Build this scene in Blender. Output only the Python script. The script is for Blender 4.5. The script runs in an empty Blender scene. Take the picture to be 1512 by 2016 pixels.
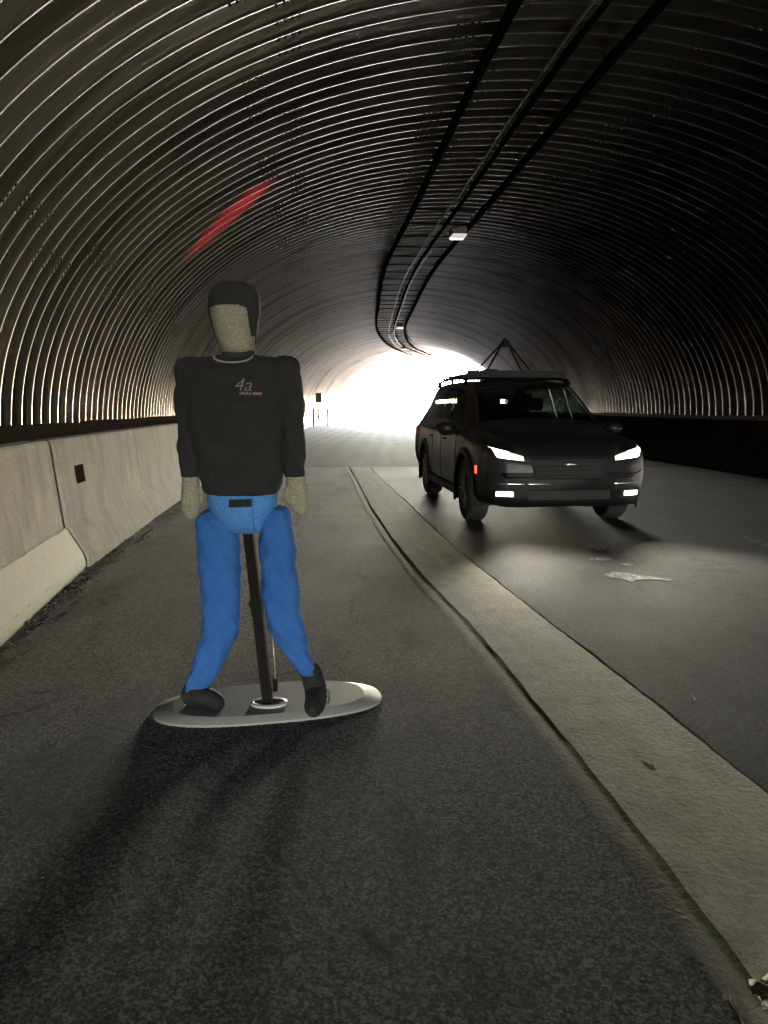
import bpy, bmesh, math, random
import numpy as np
from mathutils import Vector, Matrix
from mathutils.bvhtree import BVHTree
random.seed(7)
rng = np.random.default_rng(7)
R = math.radians
sc = bpy.context.scene
col = sc.collection

# ------------------------------------------------------------------ camera
CAM_H = 1.35
PITCH = R(7.8)
F = 1516.0
cd = bpy.data.cameras.new('camera')
cam = bpy.data.objects.new('camera', cd)
col.objects.link(cam)
cam.location = (0, 0, CAM_H)
cam.rotation_euler = (R(90) - PITCH, 0, 0)
cd.sensor_fit = 'VERTICAL'
cd.sensor_height = 24
cd.sensor_width = 18
cd.lens = 24 * F / 2016
cd.clip_start = 0.05
cd.clip_end = 5000
sc.camera = cam

# ------------------------------------------------------------------ world, exposure
SUN_EL, SUN_ROT = R(48), R(60)
w = bpy.data.worlds.new('World')
sc.world = w
w.use_nodes = True
nt = w.node_tree
bg = nt.nodes['Background']
sky = nt.nodes.new('ShaderNodeTexSky')
sky.sky_type = 'NISHITA'
sky.sun_disc = False
sky.sun_elevation = SUN_EL
sky.sun_rotation = SUN_ROT
sky.dust_density = 4.0
sky.air_density = 1.0
nt.links.new(sky.outputs[0], bg.inputs[0])
bg.inputs[1].default_value = 0.15
# no sunlight reaches the tunnel: only the overcast glare of the sky outside both mouths
sc.view_settings.view_transform = 'Standard'
sc.view_settings.look = 'None'
sc.view_settings.gamma = 1
sc.view_settings.use_curve_mapping = False
sc.view_settings.exposure = 9.85
EU = 1 / 2 ** 9.85      # brightness that renders as white at this exposure
sc.cycles.max_bounces = 4
sc.cycles.diffuse_bounces = 2
sc.cycles.glossy_bounces = 3
sc.cycles.transparent_max_bounces = 8
sc.cycles.sample_clamp_indirect = 0.012
sc.cycles.light_sampling_threshold = 0.0
sc.cycles.use_adaptive_sampling = False
sc.cycles.use_denoising = True
sc.cycles.denoising_prefilter = 'ACCURATE'
sc.cycles.caustics_reflective = False
sc.cycles.caustics_refractive = False
HEAD_E = 0.58      # headlamp beam power (W)
FOG_E = 0.10

# ------------------------------------------------------------------ tagging and mesh helpers
def tag(o, label=None, cat=None, group=None, kind=None):
    if label: o['label'] = label
    if cat: o['category'] = cat
    if group: o['group'] = group
    if kind: o['kind'] = kind
    return o

def link(name, me, mat=None, parent=None, smooth=False):
    o = bpy.data.objects.new(name, me)
    col.objects.link(o)
    if mat: me.materials.append(mat)
    if smooth:
        me.polygons.foreach_set('use_smooth', [True] * len(me.polygons))
    if parent: o.parent = parent
    return o

def empty(name, loc=(0, 0, 0), rz=0):
    o = bpy.data.objects.new(name, None)
    col.objects.link(o)
    o.location = loc
    o.rotation_euler = (0, 0, rz)
    o.empty_display_size = .1
    return o

def pydata(name, v, f, mat=None, parent=None, smooth=False):
    me = bpy.data.meshes.new(name)
    me.from_pydata([tuple(map(float, p)) for p in v], [], f)
    me.update()
    return link(name, me, mat, parent, smooth)

def gridmesh(name, P, mat, parent=None, smooth=True, wrap_u=False, wrap_v=False, mask=None, flip=False):
    """P: array (n, m, 3)."""
    n, m = P.shape[:2]
    idx = np.arange(n * m).reshape(n, m)
    iu = np.arange(n if wrap_u else n - 1)
    iv = np.arange(m if wrap_v else m - 1)
    A, B = np.meshgrid(iu, iv, indexing='ij')
    A2, B2 = (A + 1) % n, (B + 1) % m
    q = np.stack([idx[A, B], idx[A2, B], idx[A2, B2], idx[A, B2]], -1)
    if mask is not None: q = q[mask[:q.shape[0], :q.shape[1]]]
    q = q.reshape(-1, 4)
    if flip: q = q[:, ::-1]
    me = bpy.data.meshes.new(name)
    me.vertices.add(n * m)
    me.vertices.foreach_set('co', P.reshape(-1).astype(np.float32))
    nf = len(q)
    me.loops.add(nf * 4)
    me.loops.foreach_set('vertex_index', q.reshape(-1).astype(np.int32))
    me.polygons.add(nf)
    me.polygons.foreach_set('loop_start', np.arange(0, nf * 4, 4, dtype=np.int32))
    me.polygons.foreach_set('loop_total', np.full(nf, 4, dtype=np.int32))
    me.update(calc_edges=True)
    me.validate()
    return link(name, me, mat, parent, smooth)

class MB:
    def __init__(s): s.v = []; s.f = []
    def add(s, v, f):
        k = len(s.v)
        s.v += [tuple(p) for p in v]
        s.f += [tuple(i + k for i in q) for q in f]
    def box(s, a, b, rz=0, c=None):
        x0, y0, z0 = a; x1, y1, z1 = b
        v = [(x0, y0, z0), (x1, y0, z0), (x1, y1, z0), (x0, y1, z0), (x0, y0, z1), (x1, y0, z1), (x1, y1, z1), (x0, y1, z1)]
        if rz:
            c = c or ((x0 + x1) / 2, (y0 + y1) / 2)
            cs, sn = math.cos(rz), math.sin(rz)
            v = [(c[0] + (x - c[0]) * cs - (y - c[1]) * sn, c[1] + (x - c[0]) * sn + (y - c[1]) * cs, z) for x, y, z in v]
        s.add(v, [(0, 3, 2, 1), (4, 5, 6, 7), (0, 1, 5, 4), (1, 2, 6, 5), (2, 3, 7, 6), (3, 0, 4, 7)])
    def tube(s, pts, r, n=10, cap=True, rb=None, twist=0):
        """tube along points; r: scalar or list."""
        pts = [Vector(p) for p in pts]
        rs = r if isinstance(r, (list, tuple)) else [r] * len(pts)
        up = Vector((0, 0, 1))
        v = []
        prev = None
        for i, p in enumerate(pts):
            d = (pts[min(i + 1, len(pts) - 1)] - pts[max(i - 1, 0)]).normalized()
            if prev is None:
                a = up if abs(d.z) < .9 else Vector((0, 1, 0))
                x = d.cross(a).normalized()
            else:
                x = (prev - d * prev.dot(d)).normalized()
            prev = x
            y = d.cross(x)
            for k in range(n):
                t = 2 * math.pi * k / n + twist
                v.append(p + x * (rs[i] * math.cos(t)) + y * ((rb or 1) * rs[i] * math.sin(t)))
        f = []
        for i in range(len(pts) - 1):
            for k in range(n):
                f.append((i * n + k, i * n + (k + 1) % n, (i + 1) * n + (k + 1) % n, (i + 1) * n + k))
        if cap:
            f.append(tuple(reversed(range(n))))
            f.append(tuple(range((len(pts) - 1) * n, len(pts) * n)))
        s.add(v, f)
    def build(s, name, mat, parent=None, smooth=False, bevel=0, bseg=2):
        o = pydata(name, s.v, s.f, mat, parent, smooth)
        if bevel:
            bm = bmesh.new(); bm.from_mesh(o.data)
            bmesh.ops.bevel(bm, geom=bm.edges[:], offset=bevel, segments=bseg, affect='EDGES', clamp_overlap=True)
            bm.to_mesh(o.data); bm.free()
        return o

def cubic(xs, ys):
    """smooth monotone-ish interpolation (Catmull-Rom on irregular knots)."""
    xs = np.array(xs, float); ys = np.array(ys, float)
    d = np.gradient(ys, xs)
    def fn(x):
        x = np.asarray(x, float)
        i = np.clip(np.searchsorted(xs, x) - 1, 0, len(xs) - 2)
        h = xs[i + 1] - xs[i]
        t = np.clip((x - xs[i]) / h, 0, 1)
        h00 = 2 * t**3 - 3 * t**2 + 1; h10 = t**3 - 2 * t**2 + t
        h01 = -2 * t**3 + 3 * t**2; h11 = t**3 - t**2
        return h00 * ys[i] + h10 * h * d[i] + h01 * ys[i + 1] + h11 * h * d[i + 1]
    return fn

# ------------------------------------------------------------------ materials
class NT:
    def __init__(s, name):
        s.m = bpy.data.materials.new(name); s.m.use_nodes = True
        s.t = s.m.node_tree; s.p = s.t.nodes['Principled BSDF']
        s.co = None
    def n(s, typ, **kw):
        o = s.t.nodes.new(typ)
        for k, v in kw.items():
            if k in o.inputs: o.inputs[k].default_value = v
            else: setattr(o, k, v)
        return o
    def l(s, a, b): s.t.links.new(a, b)
    def coord(s, kind='Object', scale=None):
        if s.co is None: s.co = s.n('ShaderNodeTexCoord')
        c = s.co.outputs[kind]
        if scale:
            mp = s.n('ShaderNodeMapping'); mp.inputs['Scale'].default_value = scale
            s.l(c, mp.inputs[0]); c = mp.outputs[0]
        return c
    def noise(s, scale, detail=4, rough=.55, vec=None):
        o = s.n('ShaderNodeTexNoise'); o.inputs['Scale'].default_value = scale
        o.inputs['Detail'].default_value = detail; o.inputs['Roughness'].default_value = rough
        s.l(vec or s.coord(), o.inputs['Vector']); return o.outputs['Fac']
    def ramp(s, fac, stops):
        o = s.n('ShaderNodeValToRGB'); e = o.color_ramp.elements
        while len(e) < len(stops): e.new(.5)
        for i, (p, c) in enumerate(stops):
            e[i].position = p; e[i].color = (*c, 1) if len(c) == 3 else c
        s.l(fac, o.inputs[0]); return o.outputs[0]
    def mix(s, fac, a, b, mode='MIX'):
        o = s.n('ShaderNodeMix', data_type='RGBA', blend_type=mode)
        for v, i in ((fac, 0), (a, 6), (b, 7)):
            if hasattr(v, 'links'): s.l(v, o.inputs[i])
            else: o.inputs[i].default_value = v if i == 0 else (*v, 1)
        return o.outputs[2]
    def math(s, op, a, b=0, clamp=False):
        o = s.n('ShaderNodeMath', operation=op, use_clamp=clamp)
        for v, i in ((a, 0), (b, 1)):
            if hasattr(v, 'links'): s.l(v, o.inputs[i])
            else: o.inputs[i].default_value = v
        return o.outputs[0]
    def bump(s, h, strength=.5, dist=.01, prev=None):
        o = s.n('ShaderNodeBump'); o.inputs['Strength'].default_value = strength; o.inputs['Distance'].default_value = dist
        s.l(h, o.inputs['Height'])
        if prev: s.l(prev, o.inputs['Normal'])
        return o.outputs[0]
    def out(s, color=None, rough=None, metal=None, normal=None, **kw):
        for k, v in (('Base Color', color), ('Roughness', rough), ('Metallic', metal), ('Normal', normal)):
            if v is None: continue
            if hasattr(v, 'links'): s.l(v, s.p.inputs[k])
            else: s.p.inputs[k].default_value = (*v, 1) if k == 'Base Color' else v
        for k, v in kw.items(): s.p.inputs[k].default_value = v
        return s.m

def simple(name, c, rough=.5, metal=0, nz=0, nscale=40, bump=0, **kw):
    t = NT(name)
    colr = c
    if nz:
        f = t.noise(nscale)
        colr = t.mix(f, tuple(x * (1 - nz) for x in c), tuple(min(1, x * (1 + nz)) for x in c))
    nrm = t.bump(t.noise(nscale * 3), bump, .004) if bump else None
    return t.out(colr, rough, metal, nrm, **kw)

def emit(name, c, s):
    t = NT(name)
    return t.out(c, .3, 0, None, **{'Emission Color': (*c, 1), 'Emission Strength': s})

def m_asphalt(name, dark, light, wet=.5, dusty=0, spec=.15):
    t = NT(name)
    fine = t.noise(240, 2, .6); grit = t.noise(50, 8, .86); mid = t.noise(24, 6, .7); big = t.noise(.55, 4, .6); huge = t.noise(2.6, 5, .6)
    vor = t.n('ShaderNodeTexVoronoi'); vor.inputs['Scale'].default_value = 130; vor.inputs['Randomness'].default_value = 1
    t.l(t.coord(), vor.inputs['Vector'])
    sp = t.n('ShaderNodeSeparateColor'); t.l(vor.outputs['Color'], sp.inputs[0])
    c = t.mix(t.ramp(grit, [(.43, (0, 0, 0)), (.58, (1, 1, 1))]), dark, light)
    c = t.mix(t.math('MULTIPLY', t.ramp(sp.outputs[0], [(.35, (0, 0, 0)), (.85, (1, 1, 1))]), .55), c, tuple(x * 1.7 for x in light))
    c = t.mix(t.math('MULTIPLY', t.ramp(sp.outputs[1], [(.6, (0, 0, 0)), (.7, (1, 1, 1))]), .7), c, tuple(x * .6 for x in dark))
    c = t.mix(t.math('MULTIPLY', t.ramp(mid, [(.5, (0, 0, 0)), (.66, (1, 1, 1))]), .6), c, tuple(x * .6 for x in dark))
    c = t.mix(t.math('MULTIPLY', t.ramp(big, [(.35, (0, 0, 0)), (.7, (1, 1, 1))]), .3), c, tuple(x * .45 for x in light))
    c = t.mix(t.math('MULTIPLY', t.ramp(huge, [(.5, (0, 0, 0)), (.72, (1, 1, 1))]), .35), c, (.05, .042, .03))
    ve = t.n('ShaderNodeTexVoronoi', feature='DISTANCE_TO_EDGE'); ve.inputs['Scale'].default_value = .42
    wn = t.n('ShaderNodeTexNoise'); wn.inputs['Scale'].default_value = 3; wn.inputs['Detail'].default_value = 5; t.l(t.coord(), wn.inputs['Vector'])
    va = t.n('ShaderNodeVectorMath', operation='MULTIPLY_ADD'); t.l(wn.outputs['Color'], va.inputs[0]); va.inputs[1].default_value = (.35, .35, .35); t.l(t.coord(), va.inputs[2])
    t.l(va.outputs[0], ve.inputs['Vector'])
    crack = t.math('MULTIPLY', t.ramp(ve.outputs['Distance'], [(.002, (1, 1, 1)), (.007, (0, 0, 0))]), t.ramp(huge, [(.44, (0, 0, 0)), (.56, (1, 1, 1))]))
    c = t.mix(t.math('MULTIPLY', crack, .8), c, tuple(x * .4 for x in dark))
    oil = t.noise(1.3, 3, .5, t.coord('Object', (1.6, .5, 1)))
    c = t.mix(t.math('MULTIPLY', t.ramp(oil, [(.52, (0, 0, 0)), (.64, (1, 1, 1))]), .45), c, tuple(x * 1.2 for x in dark))
    if dusty:
        wv = t.n('ShaderNodeTexWave', wave_type='BANDS', bands_direction='X')
        wv.inputs['Scale'].default_value = .5; wv.inputs['Distortion'].default_value = 9; wv.inputs['Detail'].default_value = 5; wv.inputs['Detail Scale'].default_value = .6
        mp = t.n('ShaderNodeMapping'); mp.inputs['Scale'].default_value = (1, .13, 1); mp.inputs['Rotation'].default_value = (0, 0, R(6))
        t.l(t.coord(), mp.inputs[0]); t.l(mp.outputs[0], wv.inputs['Vector'])
        c = t.mix(t.math('MULTIPLY', wv.outputs['Fac'], dusty), c, (.035, .03, .026))
    n2 = t.bump(mid, .25, .006)
    n3 = t.bump(grit, 1.0, .009, n2)
    rg = t.n('ShaderNodeMapRange'); t.l(big, rg.inputs[0]); rg.inputs[3].default_value = wet - .1; rg.inputs[4].default_value = min(1, wet + .18)
    return t.out(c, rg.outputs[0], 0, n3, **{'Specular IOR Level': spec})

def m_concrete(name, c, stain=.5, yellow=False, scale=1, bumpk=1, spec=.15):
    t = NT(name)
    a = t.noise(3 * scale, 6, .62); b = t.noise(45, 4, .6); big = t.noise(1.1, 3, .5)
    drip = t.noise(5, 5, .6, t.coord('Object', (1.2, 1.2, .22)))
    cc = t.mix(a, tuple(x * (1 - .38 * stain) for x in c), tuple(x * 1.18 for x in c))
    cc = t.mix(t.math('MULTIPLY', t.ramp(drip, [(.45, (0, 0, 0)), (.68, (1, 1, 1))]), .55 * stain), cc, tuple(x * .45 for x in c))
    cc = t.mix(t.math('MULTIPLY', t.ramp(b, [(.35, (1, 1, 1)), (.5, (0, 0, 0))]), .4), cc, tuple(x * .5 for x in c))
    sp_n = t.noise(150, 3, .8)
    cc = t.mix(t.math('MULTIPLY', t.ramp(sp_n, [(.40, (1, 1, 1)), (.52, (0, 0, 0))]), .35), cc, tuple(x * .4 for x in c))
    n1 = t.bump(b, .8, .008); n2 = t.bump(a, .3 * bumpk, .02 * bumpk, n1)
    return t.out(cc, .9, 0, n2, **{'Specular IOR Level': spec})

M = {}
M['asphalt'] = m_asphalt('asphalt', (.009, .009, .0088), (.33, .322, .305), .85)
M['asphalt_r'] = m_asphalt('asphalt_worn', (.007, .007, .007), (.085, .085, .084), .75, 0, .14)
M['road_far'] = m_asphalt('dusty_road', (.010, .009, .008), (.030, .027, .024), .85, .7, .05)
M['strip'] = m_concrete('gutter_concrete', (.76, .72, .60), .7, scale=1.6, bumpk=.6)
M['lip'] = m_concrete('lip_mortar', (.40, .385, .33), .8, scale=3, bumpk=.15)
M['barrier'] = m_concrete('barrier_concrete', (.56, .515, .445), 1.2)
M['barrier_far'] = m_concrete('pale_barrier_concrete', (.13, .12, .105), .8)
M['wall_base'] = m_concrete('footing_concrete', (.13, .115, .1), .9)

t = NT('soil')
a = t.noise(9, 6, .7); b = t.noise(60, 3, .7)
c = t.mix(a, (.07, .055, .043), (.24, .19, .15))
c = t.mix(t.math('MULTIPLY', t.ramp(b, [(.58, (0, 0, 0)), (.7, (1, 1, 1))]), .5), c, (.11, .095, .075))
M['soil'] = t.out(c, .95, 0, t.bump(b, .8, .02, t.bump(a, .8, .05)), **{'Specular IOR Level': 0.0})

t = NT('outdoor_ground')
a = t.noise(.2, 6, .6)
M['ground'] = t.out(t.mix(a, (.10, .085, .065), (.16, .135, .10)), .95)

# corrugated steel, with soot along the crown and streaky patches of rust and zinc bloom
t = NT('galvanised_corrugated_steel')
a = t.noise(.8, 5, .6); b = t.noise(14, 5, .65)
streak = t.noise(2.2, 5, .6, t.coord('Object', (1.0, 3.2, .25)))
band = t.noise(1.0, 6, .75, t.coord('Object', (.02, 1.1, .02)))
c = t.mix(a, (.64, .575, .475), (.84, .765, .65))
c = t.mix(t.math('MULTIPLY', t.ramp(streak, [(.50, (0, 0, 0)), (.78, (1, 1, 1))]), .25), c, (.15, .135, .125))
c = t.mix(t.math('MULTIPLY', t.ramp(b, [(.6, (0, 0, 0)), (.75, (1, 1, 1))]), .2), c, (.14, .115, .10))
c = t.mix(t.math('MULTIPLY', t.ramp(band, [(.50, (0, 0, 0)), (.58, (1, 1, 1))]), .55), c, (.13, .108, .09))
at_ = t.n('ShaderNodeAttribute', attribute_name='soot_shade')
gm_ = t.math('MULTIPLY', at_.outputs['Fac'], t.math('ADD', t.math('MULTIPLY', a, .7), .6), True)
c = t.mix(gm_, c, (.045, .034, .045))  # darkens by crown soot and by the painted shade
rg = t.n('ShaderNodeMapRange'); t.l(a, rg.inputs[0]); rg.inputs[3].default_value = .27; rg.inputs[4].default_value = .36
M['steel'] = t.out(c, t.math('ADD', rg.outputs[0], t.math('MULTIPLY', gm_, .15)), .9, t.bump(b, .05, .004))

M['bolt'] = simple('bolt_steel', (.07, .06, .055), .8, 0)
M['tray'] = simple('cable_tray_steel', (.025, .022, .02), .8, 0, .3, **{'Specular IOR Level': 0.0})
M['cable'] = simple('black_cable', (.012, .012, .012), .8, **{'Specular IOR Level': 0.0})
M['conduit'] = simple('pale_conduit', (.5, .47, .4), .5, 0, .25, 8)
M['rail'] = simple('rusty_rail_steel', (.06, .035, .028), .8, 0, .4, 12)
M['lamp_housing'] = simple('lamp_housing', (.05, .04, .038), .5, .2)
M['tube'] = emit('lit_lamp_tube', (1, .95, .82), 0.6 * EU)
M['tripod'] = simple('dark_tripod_metal', (.045, .04, .042), .5, .5)
M['worklight'] = emit('work_light_lens', (1, .99, .93), 12 * EU)
M['paint'] = NT('worn_white_paint_and_glint')
t = M['paint']; a = t.noise(18, 5, .7)
M['paint'] = t.out(t.mix(t.ramp(a, [(.48, (0, 0, 0)), (.66, (1, 1, 1))]), (.05, .05, .048), (.34, .33, .30)), .8, 0, t.bump(a, .4, .004))
t = NT('worn_yellow_road_paint'); a = t.noise(14, 5, .7)
M['ypaint'] = t.out(t.mix(t.ramp(a, [(.4, (0, 0, 0)), (.6, (1, 1, 1))]), (.07, .06, .05), (.36, .23, .08)), .6)

def m_cloth(name, a_, b_, sc_=260, bumpd=.003, rough=.95):
    t = NT(name)
    f = t.noise(sc_, 3, .8); g_ = t.noise(9, 4, .6)
    c = t.mix(t.ramp(f, [(.38, (0, 0, 0)), (.62, (1, 1, 1))]), tuple(x * .6 for x in a_), tuple(x * 1.25 for x in b_))
    c = t.mix(t.math('MULTIPLY', g_, .35), c, tuple(x * .6 for x in a_))
    return t.out(c, rough, 0, t.bump(f, .5, bumpd, t.bump(g_, .35, .03)))
M['shirt'] = m_cloth('black_knit_cloth', (.007, .007, .007), (.022, .020, .020))
M['hair'] = m_cloth('black_foam_cap', (.008, .009, .009), (.026, .026, .027))
M['jeans'] = m_cloth('blue_padded_cloth', (.026, .115, .39), (.038, .15, .47))
M['hip'] = m_cloth('pale_blue_padded_cloth', (.05, .2, .52), (.1, .3, .68))
M['skin'] = m_cloth('beige_foam', (.30, .27, .195), (.34, .31, .225), 150)
M['collar'] = m_cloth('dark_collar_cloth', (.012, .018, .018), (.035, .04, .04))
M['trim'] = m_cloth('tan_trim', (.3, .24, .17), (.42, .34, .25))
M['shoe'] = m_cloth('black_shoe_leather', (.004, .004, .004), (.014, .013, .013), 90, .004, .85)
M['pole'] = simple('black_pole_metal', (.010, .008, .008), .8, 0, .4, 30, **{'Specular IOR Level': .1})
M['wire'] = simple('thin_bright_wire', (.6, .5, .35), .35, .6)
M['board'] = simple('grey_base_board', (.25, .245, .23), .6, 0, .35, 120, .2)
M['board_rim'] = simple('pale_sloped_rim', (.30, .295, .275), .55, 0, .2, 60, .2)
M['socket'] = simple('whitish_clear_socket', (.6, .6, .55), .3, 0, .15, 30)
M['velcro'] = simple('black_velcro', (.012, .012, .012), .95, 0, .3, 300)
M['print_w'] = simple('white_shirt_print', (.17, .175, .18), .8, 0, .5, 260)
M['print_r'] = simple('red_shirt_print', (.30, .12, .10), .8, 0, .3, 260)

t = NT('dark_car_paint'); a = t.noise(6, 4, .6); b = t.noise(300, 2, .6)
M['carpaint'] = t.out(t.mix(a, (.004, .0038, .004), (.014, .0135, .013)), t.math('ADD', t.math('MULTIPLY', a, .25), .24), 0, t.bump(b, .08, .002), **{'Specular IOR Level': .3})
M['carplastic'] = simple('black_car_plastic', (.008, .0075, .0075), .6, 0, .4, 50, **{'Specular IOR Level': .2})
M['chrome'] = simple('satin_chrome', (.55, .55, .55), .25, 1)
M['tyre'] = simple('tyre_rubber', (.014, .013, .013), .85, 0, .3, 60, .3)
M['rim'] = simple('wheel_rim_metal', (.16, .16, .165), .4, .8)
M['headlens'] = emit('lit_headlamp_lens', (1, .98, .88), 30 * EU)
M['lensglow'] = emit('glowing_lens_edge', (1, .95, .72), 1.1 * EU)
M['foglens'] = emit('lit_fog_lens', (1, .97, .78), 25 * EU)
M['marker'] = emit('lit_orange_marker', (1, .10, .03), 1.6 * EU)
M['tail'] = emit('lit_red_lamp', (1, .05, .04), .5 * EU)
M['seat'] = simple('dark_seat_cloth', (.03, .028, .026), .9)
t = NT('tinted_glass'); 
mx = t.n('ShaderNodeMixShader'); tr = t.n('ShaderNodeBsdfTransparent'); gl = t.n('ShaderNodeBsdfGlossy')
tr.inputs[0].default_value = (.32, .40, .36, 1); gl.inputs[0].default_value = (.8, .85, .9, 1); gl.inputs['Roughness'].default_value = .06
fr = t.n('ShaderNodeFresnel'); fr.inputs[0].default_value = 1.5
t.l(fr.outputs[0], mx.inputs[0]); t.l(tr.outputs[0], mx.inputs[1]); t.l(gl.outputs[0], mx.inputs[2])
t.l(mx.outputs[0], t.t.nodes['Material Output'].inputs[0])
M['glass'] = t.m

t = NT('pale_dry_leaf'); a = t.noise(60, 4)
M['leaf'] = t.out(t.mix(a, (.45, .38, .2), (.9, .86, .68)), .7)
M['leafred'] = simple('brown_leaf_stem', (.2, .06, .03), .7)
M['twig'] = simple('dry_twig', (.3, .24, .17), .9)

# ------------------------------------------------------------------ tunnel axis
CY = [-120, -60, -40, -20, -5, 5, 10.6, 20, 27, 38, 53, 65, 76, 100]
CX = [26, 13.1, 9.8, 6.5, 4.45, 3.08, 2.42, 1.6, .98, .6, .52, 1.6, 3.9, 9.5]
axis = cubic(CY, CX)
def daxis(y): return (axis(y + .05) - axis(y - .05)) / .1
def tn(y, u, z=0):
    """point at lateral offset u from the tunnel axis at station y"""
    s = float(daxis(y)); L = math.hypot(1, s)
    return Vector((float(axis(y)) + u / L, y - u * s / L, z))
Y0, Y1 = -70.0, 80.3
RX, RZ, ZS, CU = 8.1, 5.5, 1.0, .4

# ------------------------------------------------------------------ tunnel shell
root = empty('corrugated_tunnel', (0, 0, 0))
tag(root, 'long curved arch tunnel of ribbed corrugated steel plates round the road', 'tunnel')
PITCHC, DEPTH = .385, .062
per_n, per_f = 8, 6
def shell(name, ya, yb, per, na):
    # samples bunched round the inner crest of every rib (phase pi)
    k0_, k1_ = math.floor(ya / PITCHC), math.ceil(yb / PITCHC)
    q_ = np.linspace(0, 1, per, endpoint=False)
    fr_ = q_ + .105 * np.sin(2 * np.pi * q_)
    ys = (np.arange(k0_, k1_)[:, None] + fr_[None, :]).reshape(-1) * PITCHC
    ys = ys[(ys >= ya) & (ys <= yb)]
    ys = np.concatenate([[ya], ys[(ys > ya + .004) & (ys < yb - .004)], [yb]])
    n = len(ys) - 1
    th = np.linspace(0, math.pi, na)
    # plate seams: slight steps in radius where sheets overlap, staggered every few plates
    s = daxis(ys); L = np.hypot(1, s)
    ph = 2 * np.pi * ys / PITCHC
    wave = DEPTH * np.cos(ph)
    P = np.zeros((n + 1, na, 3))
    ridx = np.floor((ys - .1) / (PITCHC * 4)).astype(int)
    jit = ((ridx * 7919) % 13 / 13.0 - .5) * .006
    for j, tt in enumerate(th):
        cx, sz = math.cos(tt), math.sin(tt)
        seamoff = np.zeros(n + 1)
        for k, sm in enumerate(SEAMS):
            off = np.where(ridx % 2 == 0, .035, -.035)
            seamoff += np.where(tt > sm + off, .002, 0)
        wob = .005 * np.sin(ys * .8 + 5 * tt) + .006 * np.sin(ys * .37 - 9 * tt)
        r = wave + seamoff + wob + jit
        u = CU - (RX + r) * cx
        P[:, j, 0] = axis(ys) + u / L
        P[:, j, 1] = ys - u * s / L
        P[:, j, 2] = ZS + (RZ + r) * sz
    o = gridmesh(name, P, M['steel'], root, True)
    # crown soot, shade painted into the right haunch, darkened far mouth against its glare
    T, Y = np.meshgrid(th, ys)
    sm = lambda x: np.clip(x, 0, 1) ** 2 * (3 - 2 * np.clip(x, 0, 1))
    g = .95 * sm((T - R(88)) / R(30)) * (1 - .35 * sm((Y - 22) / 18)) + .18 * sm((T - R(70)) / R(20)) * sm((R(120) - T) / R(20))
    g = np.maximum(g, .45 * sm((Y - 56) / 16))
    at = o.data.attributes.new('soot_shade', 'FLOAT', 'POINT')
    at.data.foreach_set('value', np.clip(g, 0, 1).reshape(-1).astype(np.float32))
    return o
SEAMS = [R(27), R(58), R(80), R(104), R(128), R(154)]
JA, JB, JC, JD = [round(q / PITCHC) * PITCHC for q in (-6, 2, 26, 50)]
o = shell('steel_lining', Y0, JA, 6, 140)
o = shell('steel_lining', JA, JB, 10, 140)
o = shell('steel_lining', JB, JC, 22, 140)
o = shell('steel_lining', JC, JD, 18, 140)
o = shell('steel_lining', JD, Y1, 14, 140)
# overlapping lap: bolts on the seams, two or three per rib
mb = MB()
def bolt(mb, p, nrm, r=.02, h=.022):
    n = nrm.normalized(); a = n.cross(Vector((0, 1, 0.01))).normalized(); b = n.cross(a)
    v = []
    for k in range(6):
        t_ = math.pi * k / 3
        v.append(p + a * r * math.cos(t_) + b * r * math.sin(t_))
    v += [q + n * h for q in v]
    f = [(k, (k + 1) % 6, (k + 1) % 6 + 6, k + 6) for k in range(6)] + [tuple(range(6, 12))]
    mb.add(v, f)
k0 = int(1 / PITCHC); k1 = int(44 / PITCHC)
for k in range(k0, int(44 / PITCHC)):
    y = (k + .5) * PITCHC          # crest towards the road (cos = -1 -> inner)
    ri = math.floor(y / (PITCHC * 4))
    for si, sm in enumerate(SEAMS):
        base = sm + (.035 if ri % 2 == 0 else -.035)
        for q in (-1.5, -.5, .5, 1.5):
            tt = base + q * .012
            rr = -DEPTH + .002
            u = CU - (RX + rr) * math.cos(tt)
            p = tn(y, u, ZS + (RZ + rr) * math.sin(tt))
            c_ = tn(y, CU, ZS)
            bolt(mb, p, c_ - p)
o = mb.build('seam_bolt', M['bolt'], root)
tag(o, kind='stuff')

# concrete footing wall each side under the steel
def sweep(name, prof, ya, yb, dy, mat, parent=None, smooth=False, jitter=0):
    ys = np.arange(ya, yb + dy * .5, dy)
    P = np.zeros((len(ys), len(prof), 3))
    for i, y in enumerate(ys):
        for j, (u, z) in enumerate(prof):
            P[i, j] = tn(y, u, z)
    if jitter:
        P[:, 1:-1, 2] += rng.normal(0, jitter, P[:, 1:-1, 2].shape)
        P[:, 1:-1, 0] += rng.normal(0, jitter, P[:, 1:-1, 0].shape)
    return gridmesh(name, P, mat, parent, smooth)
for sgn in (-1, 1):
    o = sweep('footing', [(CU + sgn * 8.02, -.02), (CU + sgn * 8.02, 1.03), (CU + sgn * 8.5, 1.03), (CU + sgn * 8.5, -.02)], Y0, Y1, 1.0, M['wall_base'], root)

# portal collars at both ends
for (ya, yb) in ((Y1 - .05, Y1 + .5), (Y0 - .5, Y0 + .05)):
    th = np.linspace(0, math.pi, 60)
    P = np.zeros((4, 60, 3))
    for i, (y, r) in enumerate(((ya, -.03), (yb, -.03), (yb, .5), (ya, .5))):
        for j, tt in enumerate(th):
            P[i, j] = tn(y, CU - (RX + r) * math.cos(tt), ZS + (RZ + r) * math.sin(tt))
    gridmesh('portal_collar', P, M['barrier_far'], root, False, wrap_u=True)

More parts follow.
